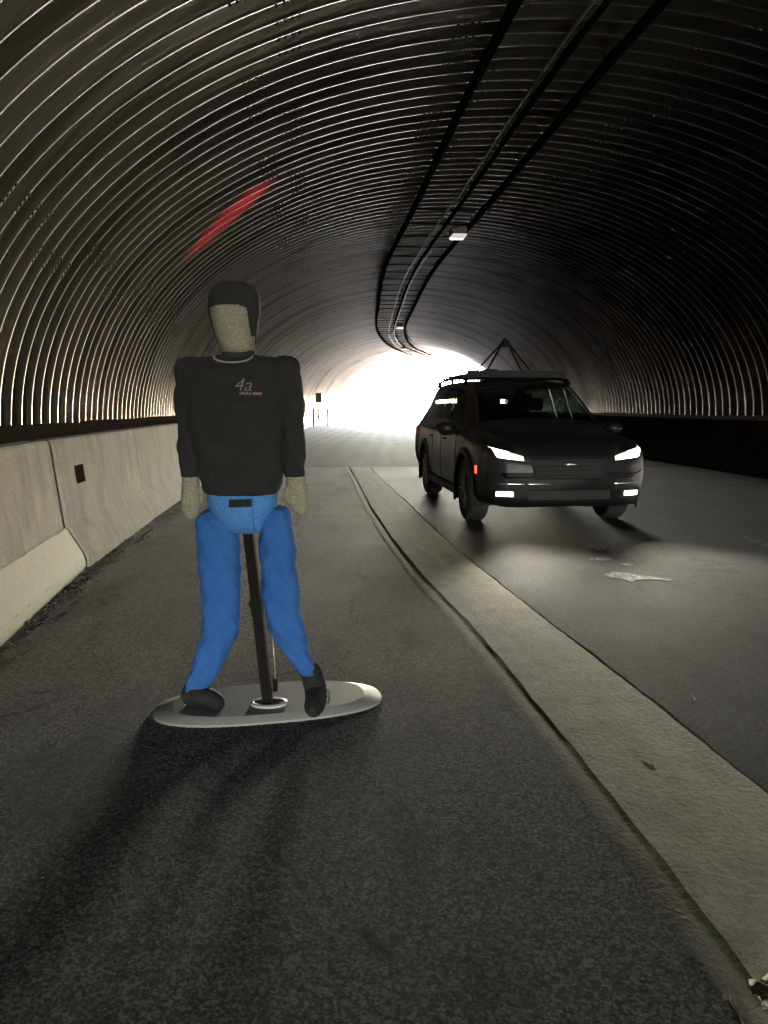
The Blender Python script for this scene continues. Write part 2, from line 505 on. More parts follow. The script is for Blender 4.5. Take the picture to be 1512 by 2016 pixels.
# light portals (sampling hints over the two real openings; they give off nothing)
for (y, back) in ((Y1 + .6, False), (Y0 - .6, True)):
    ld = bpy.data.lights.new('opening', 'AREA')
    ld.shape = 'RECTANGLE'; ld.size = 17.0; ld.size_y = 7.0
    ld.cycles.is_portal = True
    lo = bpy.data.objects.new('opening', ld); col.objects.link(lo)
    lo.location = tn(y, CU, 3.3)
    s_ = float(daxis(y))
    d = Vector((s_, 1, 0)).normalized() * (1 if back else -1)
    lo.rotation_euler = (-d).to_track_quat('Z', 'Y').to_euler()

# ------------------------------------------------------------------ ground, road, strip
def tagS(o, label=None): tag(o, kind='structure'); return o
# outdoor ground: one sheet with the tunnel floor well above it
gm = MB(); gm.add([(-1500, -1500, -.12), (1500, -1500, -.12), (1500, 1500, -.12), (-1500, 1500, -.12)], [(0, 1, 2, 3)])
tagS(gm.build('ground', M['ground']))

xL = cubic([-80, -12, -4, 0, 1.61, 2.75, 4.35, 6.34, 9.76, 13.4, 17.3, 20], [13.5, 2.6, 1.5, 1.02, .87, .76, .57, .27, -.12, -.44, -.78, -1.0])
xR = cubic([-80, -12, -4, 0, 2.54, 3.85, 5.03, 6.24, 7.84, 11.1, 16.5, 20], [14.1, 3.2, 2.15, 1.66, 1.34, 1.16, .99, .82, .62, .29, -.26, -.6])
YE = 17.3
ys = np.concatenate([np.arange(-72, -1, .5), np.arange(-1, 8, .03), np.arange(8, YE, .08), [YE]])
def wob(y, s=1.0, seed=0):
    r_ = np.random.default_rng(seed)
    out = 0
    for f_, a_ in ((.9, .010), (2.7, .007), (7, .006), (17, .005), (41, .004)):
        out = out + a_ * np.sin(f_ * y + r_.uniform(0, 6))
    return out * s
wl, wr = wob(ys, 1, 3), wob(ys, .8, 5)
XL, XR = xL(ys) + wl * .3, xR(ys) + wr * .4
jt = np.clip((ys - 2.6) / 1.6, .12, 1)
def edge_u(y, u): return float(tn(y, u).x)
left_edge = np.array([edge_u(y, -5.86) for y in ys]); right_edge = np.array([edge_u(y, 5.86) for y in ys])
def strips(name, cols, mat, yy=ys, smooth=False):
    P = np.zeros((len(yy), len(cols), 3))
    for j, (x, z) in enumerate(cols):
        P[:, j, 0] = x; P[:, j, 1] = yy; P[:, j, 2] = z
    return gridmesh(name, P, mat, None, smooth, flip=True)
tagS(strips('left_lane', [(left_edge, 0), (XL - 2.0, 0), (XL - .16, 0), (XL - .10 + wob(ys, .3, 11), 0)], M['asphalt']))
depth_g = .5 + .5 * np.sin(ys * 1.3 + 2) * np.sin(ys * .7)
gd = -.028 * np.clip(-.1 + depth_g + wob(ys, 10, 9), .05, 1)
tagS(strips('curb_lip', [(XL - .10 + wob(ys, .3, 11), 0.0), (XL - .085, .003 + wob(ys, .12, 12)), (XL - .04, .005 + wob(ys, .15, 13)), (XL - .022 + wob(ys, .25, 14), gd * .45), (XL - .004 + wob(ys, .3, 15), gd * .4), (XL + .012 + wob(ys, .35, 16), .006)], M['lip']))
nc = 12
cols = []
for j in range(nc):
    f_ = j / (nc - 1)
    cols.append((XL + .012 * (j == 0) + wob(ys, .35, 16) * (j == 0) + .03 * (j > 0) * 0 + (XR - XL) * f_ * (j > 0), .006 + .004 * np.sin(f_ * 3.14) + wob(ys, .12, 40 + j) * (0 < j < nc - 1)))
tagS(strips('gutter', cols, M['strip']))
tagS(strips('joint', [(XR, .006), (XR + .004, -.012 * jt), (XR + .010 + wob(ys, .25, 21), -.012 * jt), (XR + .022 + wob(ys, .4, 21), 0)], M['soil']))
tagS(strips('right_lane', [(XR + .022 + wob(ys, .4, 21), 0), (XR + 2, 0), (XR + 4, 0), (right_edge, 0)], M['asphalt_r']))
# far road beyond the cross joint
yf = np.concatenate([np.arange(YE + .05, 76, .5), [76.2, 80, 90, 110, 140]])
uu = np.linspace(-5.86, 5.86, 14)
P = np.zeros((len(yf), len(uu), 3))
for i, y in enumerate(yf):
    for j, u in enumerate(uu):
        wid = 1 if y < 77 else 1 + (y - 77) * .05
        q = tn(min(y, 90), u * wid, 0.0)
        if y > 90: q = q + Vector((float(daxis(90.)), 1, 0)) * (y - 90)
        if i == 0: q.y = YE + .05; q.x = edge_u(YE, u)
        P[i, j] = q
tagS(gridmesh('far_road', P, M['road_far'], None, False, flip=True))
mj = MB(); mj.add([(edge_u(YE, -5.86), YE, -.015), (edge_u(YE, 5.86), YE, -.015), (edge_u(YE, 5.86), YE + .05, -.015), (edge_u(YE, -5.86), YE + .05, -.015)], [(0, 1, 2, 3)])
tagS(mj.build('cross_joint', M['soil']))

# painted markings, and headlamp reflections laid in as pale patches
def patch(name, pts, z, mat, label=None, cat='road marking'):
    mb = MB(); mb.add([(x, y, z) for x, y in pts], [tuple(range(len(pts)))])
    return tagS(mb.build(name, mat))
def ragged(cx, cy, rx, ry, n=22, amp=.3, rot=0, seed=1):
    r_ = random.Random(seed)
    out = []
    for k in range(n):
        t_ = 2 * math.pi * k / n
        s_ = 1 + r_.uniform(-amp, amp)
        x, y = rx * s_ * math.cos(t_), ry * s_ * math.sin(t_)
        out.append((cx + x * math.cos(rot) - y * math.sin(rot), cy + x * math.sin(rot) + y * math.cos(rot)))
    return out
patch('lane_dash', [(3.72, 4.9), (3.84, 4.9), (3.82, 7.7), (3.78, 7.95), (3.70, 7.9)], .004, M['paint'])
mb = MB()
mb.add([(x, y, .004) for x, y in [(1.78, 6.12), (1.88, 6.2), (1.98, 6.17), (2.1, 6.05), (2.26, 5.92), (2.24, 5.87), (2.08, 5.93), (1.97, 5.9), (1.93, 5.83), (1.87, 5.95), (1.80, 6.0)]], [tuple(range(11))])
for (cx, cy, rx, ry, s_) in ((2.02, 7.35, .09, .2, 2), (1.93, 6.75, .12, .07, 3), (2.1, 6.5, .05, .06, 4), (2.62, 4.6, .03, .02, 5)):
    q = ragged(cx, cy, rx, ry, 16, .35, 0, s_)
    mb.add([(x, y, .004) for x, y in q], [tuple(range(len(q)))])
tagS(mb.build('headlamp_glint_patch', M['paint']))  # headlamp reflections on the lane, painted in as pale patches
yy = np.arange(9, 40, .5)
P = np.zeros((len(yy), 2, 3))
for i, y in enumerate(yy):
    P[i, 0] = tn(y, 3.87, .004); P[i, 1] = tn(y, 3.98, .004)
tagS(gridmesh('edge_line', P, M['ypaint'], None, False, flip=True))

# soil heaped between barrier and footing, both sides
def soil(name, sgn):
    ys_ = np.concatenate([np.arange(-5, 16, .07), np.arange(16, 76, .4)])
    us = np.concatenate([np.linspace(5.745, 5.85, 3), np.linspace(5.95, 8.12 + sgn * CU, 12)])
    P = np.zeros((len(ys_), len(us), 3))
    for i, y in enumerate(ys_):
        for j, u in enumerate(us):
            f_ = j / (len(us) - 1)
            z = 1.045 + .03 * (u - 5.5) / 2.4 + .012 * math.sin(3.1 * u + y * 1.3) + .02 * math.sin(y * 2.1 + j) * math.sin(y * .9) + rng.normal(0, .007)
            P[i, j] = tn(y, sgn * u, z)
    o = gridmesh(name, P, M['soil'], None, False, flip=(sgn < 0))
    return tagS(o)
soil('soil_bank', -1); soil('soil_bank', 1)

# ------------------------------------------------------------------ precast barriers
FOOT = cubic([-8, -2, 1, 4.07, 6.44, 8.51, 11.11, 15, 20, 30, 38, 53, 65, 76],
             [-.2, -1.05, -1.6, -2.16, -2.50, -2.72, -2.96, -3.3, -3.65, -4.45, -4.7, -4.78, -3.75, -1.6])
def foot_right(y): return float(tn(y, 5.15).x)
PROF = [(0, 0), (0, .09), (.155, .36), (.225, 1.0), (.235, 1.055), (.25, 1.075), (.40, 1.075), (.415, 1.05), (.42, .9), (.46, .36), (.58, .09), (.58, 0)]
def barrier_mesh(L, seed, mat):
    r_ = np.random.default_rng(seed)
    n = max(2, int(L / .06)); 
    P = np.zeros((n + 1, len(PROF), 3))
    for i in range(n + 1):
        x = i / n * L
        for j, (u, z) in enumerate(PROF):
            e = .004 if i in (0, n) else 0
            k = 1 if 0 < j < len(PROF) - 1 else 0
            P[i, j] = (-u - (e if u < .3 else -e), x + (0), z - (e if z > 1 else 0) + k * r_.normal(0, .0006))
    P[:, 1, 0] += np.abs(r_.normal(0, .0015, n + 1))
    v = P.reshape(-1, 3); m = len(PROF)
    f = [(i * m + j, i * m + j + 1, (i + 1) * m + j + 1, (i + 1) * m + j) for i in range(n) for j in range(m - 1)]
    f.append(tuple(range(m))[::-1]); f.append(tuple(n * m + j for j in range(m)))
    f = [tuple(reversed(q)) for q in f]
    me = bpy.data.meshes.new('concrete_barrier')
    me.from_pydata([tuple(p) for p in v], [], f); me.update()
    me.materials.append(mat)
    return me
SEG = 3.0
ystart = 3.42
labels_l = {
    0: 'near concrete barrier at the left picture edge with yellow lamp light painted on its sloping foot',
    1: 'grey concrete barrier with a small dark square pocket left of the dummy',
    2: 'streaked concrete barrier just behind the left arm of the dummy',
}
k = 0
y = ystart
far_me = None
while y < 75:
    ya, yb = y, min(y + SEG - .018, 75.9)
    xa, xb = float(FOOT(ya)), float(FOOT(yb))
    L = math.hypot(xb - xa, yb - ya)
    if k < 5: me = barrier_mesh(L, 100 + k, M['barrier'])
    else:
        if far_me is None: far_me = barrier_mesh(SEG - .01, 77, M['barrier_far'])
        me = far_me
    o = bpy.data.objects.new('concrete_barrier', me); col.objects.link(o)
    o.location = (xa, ya, 0)
    o.rotation_euler = (0, 0, math.atan2(-(xb - xa), yb - ya) + (R(.5) if k == 0 else 0))
    idx = k
    lab = labels_l.get(idx)
    if lab is None: lab = 'concrete barrier of the left row, hidden behind the dummy torso' if ya < 46 else 'distant pale barrier below the rusty guard rail near the tunnel mouth'
    tag(o, lab, 'concrete barrier', 'concrete barriers along the left side')
    if idx == 0:   # yellow lamp beam on the foot, painted in as a tinted sheet
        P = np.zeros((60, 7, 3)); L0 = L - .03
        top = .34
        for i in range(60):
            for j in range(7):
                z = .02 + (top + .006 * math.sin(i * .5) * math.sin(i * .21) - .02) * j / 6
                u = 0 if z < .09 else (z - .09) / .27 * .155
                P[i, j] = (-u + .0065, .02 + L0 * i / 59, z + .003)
        t = NT('yellow_beam_tint_on_concrete')
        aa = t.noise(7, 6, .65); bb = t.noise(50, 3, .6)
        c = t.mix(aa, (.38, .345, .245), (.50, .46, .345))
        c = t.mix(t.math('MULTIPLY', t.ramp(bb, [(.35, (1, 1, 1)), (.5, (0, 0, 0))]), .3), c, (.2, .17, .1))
        gridmesh('foot_beam_tint', P, t.out(c, .8, 0, t.bump(bb, .1, .003)), o, False, flip=True)
    if idx == 1:   # dark lifting pocket
        pm = MB()
        # upper face plane between (.155,.36) and (.225,1.0)
        def face(yq, zq, d): 
            u = .155 + (zq - .36) / .64 * .07
            return (-u + d, yq, zq)
        y_a, y_b, z_a, z_b = .42, .68, .67, .83
        pm.add([face(y_a, z_a, .004), face(y_b, z_a, .004), face(y_b, z_b, .004), face(y_a, z_b, .004)], [(0, 1, 2, 3)])
        pm.build('lifting_pocket', simple('dark_pocket', (.03, .025, .018), .9, 0, .5, 30, **{'Specular IOR Level': 0.0}), o)
    y += SEG; k += 1
y = 14.0; k = 0
rme = barrier_mesh(SEG - .01, 55, m_concrete('dark_barrier_concrete', (.055, .038, .042), .9, spec=0))  # one darker, reddish concrete for the whole right row
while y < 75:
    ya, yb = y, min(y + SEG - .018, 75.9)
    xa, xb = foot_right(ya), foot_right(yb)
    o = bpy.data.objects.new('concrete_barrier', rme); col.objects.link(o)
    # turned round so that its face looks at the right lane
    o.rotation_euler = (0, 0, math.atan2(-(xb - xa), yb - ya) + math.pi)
    o.location = (xb, yb, 0)
    lab = {0: 'dark barrier cut by the right picture edge, first visible of the right row', 1: 'dark barrier second from the right picture edge along the right wall',
           2: 'dark barrier third from the right picture edge along the right wall', 3: 'dark barrier on the right wall next to the car mirror'}.get(k, 'dark barrier of the right row hidden behind the parked car')
    tag(o, lab, 'concrete barrier', 'concrete barriers along the right wall')
    y += SEG; k += 1

# ------------------------------------------------------------------ rubble along the left barrier foot and loose bits
r_ = random.Random(5)
for (cnt, fn, nm, lab, grp) in ((260, 0, 'gravel', 'small stones and grit along the foot of the left barriers', None),):
    mb = MB()
    for i in range(cnt * 2):
        y = r_.uniform(1.5, 15) if i % 2 else r_.uniform(1.5, 8)
        x = float(FOOT(y)) + .01 + abs(r_.gauss(0, .09))
        s_ = r_.uniform(.003, .011)
        v = [(x + s_ * r_.uniform(.6, 1) * a_, y + s_ * r_.uniform(.6, 1.3) * b_, max(0, s_ * .7 * (c_ + 1) * r_.uniform(.6, 1))) for a_ in (-1, 1) for b_ in (-1, 1) for c_ in (-1, 1)]
        mb.add(v, [(0, 1, 3, 2), (4, 6, 7, 5), (0, 4, 5, 1), (2, 3, 7, 6), (0, 2, 6, 4), (1, 5, 7, 3)])
    o = mb.build('gravel', simple('road_gravel', (.07, .062, .052), .9, 0, .5, 60)); tag(o, lab, 'gravel', kind='stuff')
    mb = MB()
    for i in range(420):
        y = r_.uniform(.9, 16); x = r_.uniform(-2.4 if y > 3 else -1.3, 4)
        s_ = r_.uniform(.0012, .003)
        v = [(x + s_ * a_, y + s_ * b_, max(0.0, s_ * .35 * (c_ + 1))) for a_ in (-1, 1) for b_ in (-1, 1.4) for c_ in (-1, 1)]
        mb.add(v, [(0, 1, 3, 2), (4, 6, 7, 5), (0, 4, 5, 1), (2, 3, 7, 6), (0, 2, 6, 4), (1, 5, 7, 3)])
    o = mb.build('grit', simple('pale_grit', (.25, .23, .19), .9)); tag(o, 'pale grit scattered thinly over the road', 'grit', kind='stuff')

# crumpled pale leaf and a twig at the bottom right
lf = empty('dry_leaf', (.872, 1.575, .016))
tag(lf, 'crumpled pale dry leaf with reddish stem lying at the bottom right corner', 'leaf')
P = np.zeros((14, 12, 3))
for i in range(14):
    for j in range(12):
        a_, b_ = i / 13 * 2 - 1, j / 11 * 2 - 1
        wdt = .034 * (1 - a_ * a_) ** .5 + .003
        P[i, j] = (a_ * .045, b_ * wdt * (1 + .25 * math.sin(7 * a_ + 3)), .012 + .012 * math.sin(6 * a_ + 2 * b_) + .012 * abs(b_) + .004 * math.sin(17 * a_ * b_))
o = gridmesh('blade', P, M['leaf'], lf, True); o.rotation_euler = (0, 0, R(40))
mb = MB(); mb.tube([(-.03, -.02, .01), (-.05, -.035, .014), (-.07, -.04, .006)], [.003, .002, .0015], 6); mb.build('stem', M['leafred'], lf)
mb = MB(); mb.tube([(.786, 1.585, .006), (.79, 1.545, .008), (.782, 1.49, .006)], [.004, .003, .003], 6)
mb.tube([(.786, 1.585, .006), (.778, 1.6, .01)], [.003, .002], 6)
mb.tube([(.786, 1.585, .006), (.795, 1.603, .01)], [.003, .002], 6)
o = mb.build('twig', M['twig']); tag(o, 'short pale forked twig on the asphalt beside the dry leaf', 'twig')
for (px, py, lab) in ((.93, 3.66, 'tiny white paper scrap on the asphalt right of the concrete strip'), ):
    pass
mb = MB(); mb.tube([(1.44, 3.42, .006), (1.435, 3.47, .012)], [.004, .003], 6)
o = mb.build('pebble', simple('white_pebble', (.7, .7, .65), .6)); tag(o, 'tiny white stone on the dark lane right of the concrete strip', 'stone')
mb = MB(); mb.tube([(.985, 2.78, .012), (1.0, 2.755, .012), (1.015, 2.74, .012)], [.004, .005, .003], 6)
o = mb.build('pebble', simple('dark_pebble', (.12, .12, .1), .6)); tag(o, 'small dark chip lying on the near part of the concrete strip', 'stone')

# ------------------------------------------------------------------ ceiling: cable ladder, conduit, lamps
zt = 6.20
lad = empty('cable_ladder', tn(10, 0, zt))
tag(lad, 'dark steel cable ladder with three rails hung under the tunnel crown', 'cable ladder')
def sweep_tube(mb, u, z, ya, yb, r, dy=.5, n=8, wobx=0, wobz=0, seed=0):
    r_ = random.Random(seed); pts = []
    y = ya
    while y <= yb + 1e-6:
        q = tn(y, u + r_.uniform(-wobx, wobx), z + r_.uniform(-wobz, wobz)); pts.append(q); y += dy
    mb.tube(pts, r, n)
def off(mb):
    b = lad.location
    mb.v = [(x - b.x, y - b.y, z - b.z) for x, y, z in mb.v]
def ladder_box(u0, u1, z0, z1, ya, yb, mb, dy=1.0):
    ys_ = np.arange(ya, yb + .01, dy)
    v = []; f = []
    for y in ys_:
        for (u, z) in ((u0, z0), (u1, z0), (u1, z1), (u0, z1)): v.append(tn(y, u, z))
    for i in range(len(ys_) - 1):
        for k_ in range(4):
            f.append((i * 4 + k_, i * 4 + (k_ + 1) % 4, (i + 1) * 4 + (k_ + 1) % 4, (i + 1) * 4 + k_))
    mb.add(v, f)
for (u0, u1) in ((-.94, -.82), (.82, .94)):
    mb = MB(); ladder_box(u0, u1, zt - .05, zt + .03, 5.5, 75.5, mb); off(mb)
    mb.build('side_rail', M['tray'], lad)
mb = MB(); ladder_box(.19, .25, zt - .03, zt + .03, 5.5, 75.5, mb); off(mb)
mb.build('middle_rail', M['tray'], lad)
mb = MB()
for i, (u, r__) in enumerate(((-.88, .03), (-.82, .022), (.20, .018), (.25, .014), (.86, .026), (.92, .02))):
    sweep_tube(mb, u, zt + .05, 5.5, 75.5, r__, .6, 6, .035, .02, i)
off(mb); mb.build('cable_bundle', M['cable'], lad)
rr_ = random.Random(3)
y = 20.0; nr = 0
while y < 75.3:
    mb = MB(); p0, p1 = tn(y, -.84, zt), tn(y, .84, zt)
    mb.tube([p0, p1], .018 + .006 * rr_.random(), 5); off(mb)
    mb.build('rung', M['tray'], lad)
    y += 1.5 if y < 40 else 1.3; nr += 1
y = 7.0
while y < 75:
    for u in (-.88, .88):
        mb = MB()
        zz = ZS + RZ * math.sqrt(1 - ((u - CU) / RX) ** 2)
        mb.tube([tn(y, u, zt), tn(y, u, zz)], .014, 5)
        off(mb); mb.build('hanger', M['tray'], lad)
    y += 4.8
cn = MB()
pts = []
y = 3.0
while y < 75.5:
    u = 0.0 if y < 19 else (-.06 if y < 23 else -.10)
    z = zt - .10 - (.12 if y > 23.2 else 0) + (.012 * math.sin(y * 1.9))
    pts.append(tn(y, u - .02, z)); y += .5
cn.tube(pts, .017, 8)
o = cn.build('conduit', M['conduit']); tag(o, 'pale conduit pipe running the whole length of the ceiling under the cable ladder', 'conduit')
cn = MB(); pts = []
y = 24.0
while y < 62:
    pts.append(tn(y, .22, zt - .17 + .012 * math.sin(y * 2.3))); y += .5
cn.tube(pts, .02, 7)
o = cn.build('conduit', M['conduit']); tag(o, 'second thinner pale conduit on the right of the first, only in the far ceiling', 'conduit')
jb = MB(); p = tn(50, -.1, zt - .26); jb.box((p.x - .13, p.y - .1, p.z - .07), (p.x + .13, p.y + .1, p.z + .07)); o = jb.build('junction_box', M['conduit'], None, False, .01)
tag(o, 'small pale junction box on the ceiling conduit left of the middle lamp', 'junction box')
lampY = [(21.6, .55, 'nearest ceiling lamp with a glowing white lower edge under the cable ladder'),
         (46.0, .5, 'middle ceiling lamp, small dark box with a white lit edge'),
         (63.0, .3, 'farthest ceiling lamp just above the bright tunnel mouth')]
for (y, u, lab) in lampY:
    p = tn(y, u, zt - .10)
    e = empty('ceiling_lamp', p, math.atan2(-float(daxis(y)), 1)); tag(e, lab, 'ceiling lamp', 'ceiling lamps in a row')
    mb = MB(); mb.box((-.20, -.28, -.17), (.20, .28, .02)); mb.build('housing', M['lamp_housing'], e, False, .02)
    mb = MB(); mb.box((-.19, -.30, -.235), (.19, .26, -.172)); mb.build('diffuser', M['tube'], e, True, .018)
    for bx in (-.1, .1):
        mb = MB(); mb.tube([(bx, 0, .02), (bx, 0, .12)], .012, 6); mb.build('bracket', M['tray'], e)

# ------------------------------------------------------------------ far guard rail, tripod, work light, debris
gr = empty('guard_rail', tn(50, -4.9, 0))
tag(gr, 'rusty guard rail on posts above the pale barriers near the tunnel mouth', 'guard rail')
def grloc(mb):
    b = gr.location; mb.v = [(x - b.x, y - b.y, z - b.z) for x, y, z in mb.v]
mb = MB()
ladder_box(-5.10, -5.04, 1.27, 1.42, 48, 75, mb); grloc(mb); mb.build('rail', M['rail'], gr)
for y in np.arange(50.5, 75, 7.2):
    mb = MB(); p = tn(y, -5.02, 0); mb.box((p.x - .05, p.y - .05, 0), (p.x + .05, p.y + .05, 1.27)); grloc(mb); mb.build('post', M['rail'], gr)
mb = MB(); sweep_tube(mb, -5.0, .75, 50, 75, .02, .8, 6, .03, .05, 9); grloc(mb); mb.build('lower_cable', M['tray'], gr)

tp = empty('tripod_stand', (-4.42, 52.6, 0)); tag(tp, 'dark tripod stand with an upright rectangular panel beside the far left barrier', 'tripod stand')
mb = MB(); mb.box((-.2, -.04, 1.62), (.2, .05, 2.26)); mb.build('panel', M['tripod'], tp, False, .015)
mb = MB(); mb.tube([(0, 0, .3), (0, 0, 1.62)], .03, 8); mb.build('mast', M['tripod'], tp)
for a_ in (200, 340, 90):
    mb = MB(); mb.tube([(0, 0, .62), (.72 * math.cos(R(a_)), .72 * math.sin(R(a_)), .03)], .027, 6); mb.build('leg', M['tripod'], tp)
mb = MB(); mb.box((-.09, -.06, .62), (.05, .06, .74)); mb.build('clamp', M['tripod'], tp)

wl_ = empty('work_light', (-4.62, 46.0, 0)); tag(wl_, 'glowing white oblong work light leaning by the left barrier behind the dummy elbow', 'work light')
mb = MB(); mb.tube([(-.12, 0, .72), (-.10, -.01, .66), (.08, -.03, .24), (.10, -.03, .18)], [.06, .115, .115, .06], 12); mb.build('lens', M['worklight'], wl_, True)
mb = MB(); mb.tube([(-.12, .1, .75), (.12, .1, .03)], .02, 6); mb.tube([(-.05, .1, .6), (.25, .25, .02)], .018, 6); mb.tube([(-.05, .1, .6), (-.2, .3, .02)], .018, 6)
mb.build('stand', M['tripod'], wl_)

db = empty('broken_branch', (2.2, 74, 0)); tag(db, 'small dark forked branch lying in the bright tunnel mouth', 'branch')
mb = MB(); mb.tube([(-.4, 0, .05), (0, 0, .12), (.2, 0, .42), (.45, .1, .5)], [.03, .04, .03, .02], 6); mb.tube([(0, 0, .12), (.5, 0, .05), (.9, .1, .1)], [.03, .03, .02], 6)
mb.build('limb', M['rail'], db)

# ------------------------------------------------------------------ the test dummy
cp, sp_ = math.cos(PITCH), math.sin(PITCH)
def at(px, py, Y):
    xc = (px - 756) / F; yc = (py - 1008) / F
    dY = cp - yc * sp_; dZ = -sp_ - yc * cp
    t_ = Y / dY
    return Vector((xc * t_, Y, CAM_H + dZ * t_))
DY = 3.30
dm = empty('test_dummy', (-.52, DY, 0))
tag(dm, 'faceless pedestrian crash test dummy in black shirt and blue trousers on a grey oval board', 'dummy')
DB = Vector(dm.location)
def catmull_rows(rows, k=4):
    rows = np.array(rows, float)
    tt = np.arange(len(rows)); fns = [cubic(tt, rows[:, c_]) for c_ in range(rows.shape[1])]
    s_ = np.linspace(0, len(rows) - 1, (len(rows) - 1) * k + 1)
    return np.stack([f_(s_) for f_ in fns], 1)
def ring_loft(name, rows, mat, parent, n=40, k=4, sq=2.3, Y=DY, cap=True, wr=0, seed=0, mask=None, grow=0):
    """rows: (xl, xr, y, depth_front, depth_back, yoffset)"""
    rr = catmull_rows(rows, k)
    P = np.zeros((len(rr), n, 3))
    rs = np.random.default_rng(seed)
    phs = rs.uniform(0, 6, 6)
    for i, (xl, xr, py, df, dbk, yo) in enumerate(rr):
        a_, b_ = at(xl, py, Y), at(xr, py, Y)
        cx, cz = (a_.x + b_.x) / 2, (a_.z + b_.z) / 2
        rx = abs(b_.x - a_.x) / 2 + grow
        for j in range(n):
            t_ = 2 * math.pi * j / n
            c_, s_ = math.cos(t_), math.sin(t_)
            e = 2 / sq
            x = rx * abs(c_) ** e * (1 if c_ > 0 else -1)
            d = df if s_ < 0 else dbk
            yv = (d + grow) * abs(s_) ** e * (1 if s_ > 0 else -1)
            w_ = 0
            if wr:
                w_ = wr * (math.sin(cz * 33 + 3 * c_ + phs[0]) * math.sin(t_ * 2 + phs[1]) + .6 * math.sin(cz * 71 + 5 * s_ + phs[2]) * math.sin(t_ * 3 + cz * 9 + phs[3]))
            P[i, j] = (cx + x + w_ * c_ - DB.x, Y + yo + yv + w_ * s_ * 1.6 - DB.y, cz + w_ * .3 - DB.z + (b_.z - a_.z) * c_ * .5)
    o = gridmesh(name, P, mat, parent, True, wrap_v=True, mask=mask)
    if cap and mask is None:
        bm = bmesh.new(); bm.from_mesh(o.data); bm.verts.ensure_lookup_table()
        m_ = len(rr)
        try:
            bm.faces.new([bm.verts[j] for j in range(n)])
            bm.faces.new([bm.verts[(m_ - 1) * n + j] for j in reversed(range(n))])
        except Exception: pass
        bmesh.ops.recalc_face_normals(bm, faces=bm.faces)
        bm.to_mesh(o.data); bm.free()
    return o, P
# head
HEAD = [(459, 465, 555, .012, .012, 0), (440, 486, 558, .055, .055, 0), (425, 500, 566, .085, .085, 0), (417, 507, 580, .10, .105, 0), (414, 509, 600, .108, .112, 0), (415, 508, 620, .108, .112, 0),
        (420, 505, 640, .105, .108, 0), (425, 503, 658, .10, .098, 0), (431, 501, 676, .093, .085, 0), (438, 499, 690, .083, .07, 0), (447, 494, 698, .06, .055, 0), (460, 480, 701, .02, .03, 0)]
body, _ = ring_loft('head', HEAD, M['skin'], dm, 64, 5, 2.15, seed=1)
# cap of hair: the same surface grown 7 mm, open over the face
kk, nn = 10, 160
rr = catmull_rows(HEAD, kk)
mask = np.zeros((len(rr) - 1, nn), bool)
for i in range(len(rr) - 1):
    xl, xr, py = rr[i][:3]
    for j in range(nn):
        t_ = 2 * math.pi * (j + .5) / nn
        front = math.sin(t_) < 0
        px = (xl + xr) / 2 + (xr - xl) / 2 * abs(math.cos(t_)) ** (2 / 2.15) * (1 if math.cos(t_) > 0 else -1)
        # upper edge of the face opening with rounded corners; the sides taper down
        fl, fr = 421, 491 + (py - 605) * .10
        top = 605 + 6 * (abs((px - 456) / 35) ** 4)
        inface = front and py > top and fl < px < fr
        low = 662 if px > 470 else 648
        if not front: low = 675
        mask[i, j] = (not inface) and py < low
hair, _ = ring_loft('hair', HEAD, M['hair'], dm, nn, kk, 2.15, mask=mask, grow=.006)
# collar, neck
ring_loft('collar', [(445, 497, 686, .06, .06, 0), (438, 502, 696, .07, .07, .0), (434, 503, 706, .078, .075, 0), (432, 504, 716, .085, .08, 0)], M['collar'], dm, 40, 3)
# shirt
TORSO = [(442, 500, 699, .05, .05, 0), (415, 530, 702, .07, .07, 0), (380, 562, 706, .088, .085, 0), (362, 580, 716, .105, .10, 0), (358, 584, 732, .118, .112, 0), (362, 578, 760, .128, .12, 0), (366, 570, 790, .132, .12, 0),
         (374, 564, 840, .128, .115, 0), (384, 558, 890, .124, .112, 0), (393, 557, 925, .126, .115, 0), (398, 556, 950, .128, .118, 0), (403, 551, 966, .122, .115, 0), (410, 545, 971, .115, .108, 0)]
shirt, _ = ring_loft('shirt', TORSO, M['shirt'], dm, 96, 8, 2.6, wr=.006, seed=3)
bm = bmesh.new(); bm.from_mesh(shirt.data); bv0 = BVHTree.FromBMesh(bm); bm.free()
pts = []
for k_ in range(25):
    t_ = math.pi * k_ / 24
    q = at(465.5 - 37 * math.cos(t_), 701.5 + 14.5 * math.sin(t_) ** .8, DY) - DB
    h = bv0.ray_cast(Vector((q.x, -1, q.z)), Vector((0, 1, 0)))
    pts.append((q.x, (h[0].y if h[0] else -.07) - .003, q.z))
mb = MB(); mb.tube(pts, .0042, 8); mb.build('neckline_trim', M['trim'], dm, True)
for rows in ([(368, 392, 703, .03, .03, 0), (354, 402, 709, .052, .052, 0), (347, 406, 720, .064, .062, 0), (344, 405, 742, .068, .065, 0), (345, 403, 780, .067, .064, 0), (348, 401, 820, .062, .06, 0), (352, 399, 870, .057, .055, -.004), (355, 398, 910, .053, .052, -.01), (357, 397, 932, .051, .05, -.014), (358, 396, 937, .045, .045, -.014)],
             [(552, 570, 701, .03, .03, 0), (545, 581, 707, .052, .052, 0), (541, 588, 718, .064, .062, 0), (541, 594, 742, .068, .065, 0), (545, 597, 780, .067, .064, 0), (549, 599, 820, .062, .06, 0), (553, 600, 870, .057, .055, -.004), (556, 601, 910, .053, .052, -.01), (558, 602, 932, .051, .05, -.014), (560, 601, 937, .045, .045, -.014)]):
    ring_loft('sleeve', rows, M['shirt'], dm, 48, 8, 2.3, wr=.005, seed=len(rows) + int(rows[0][0]))
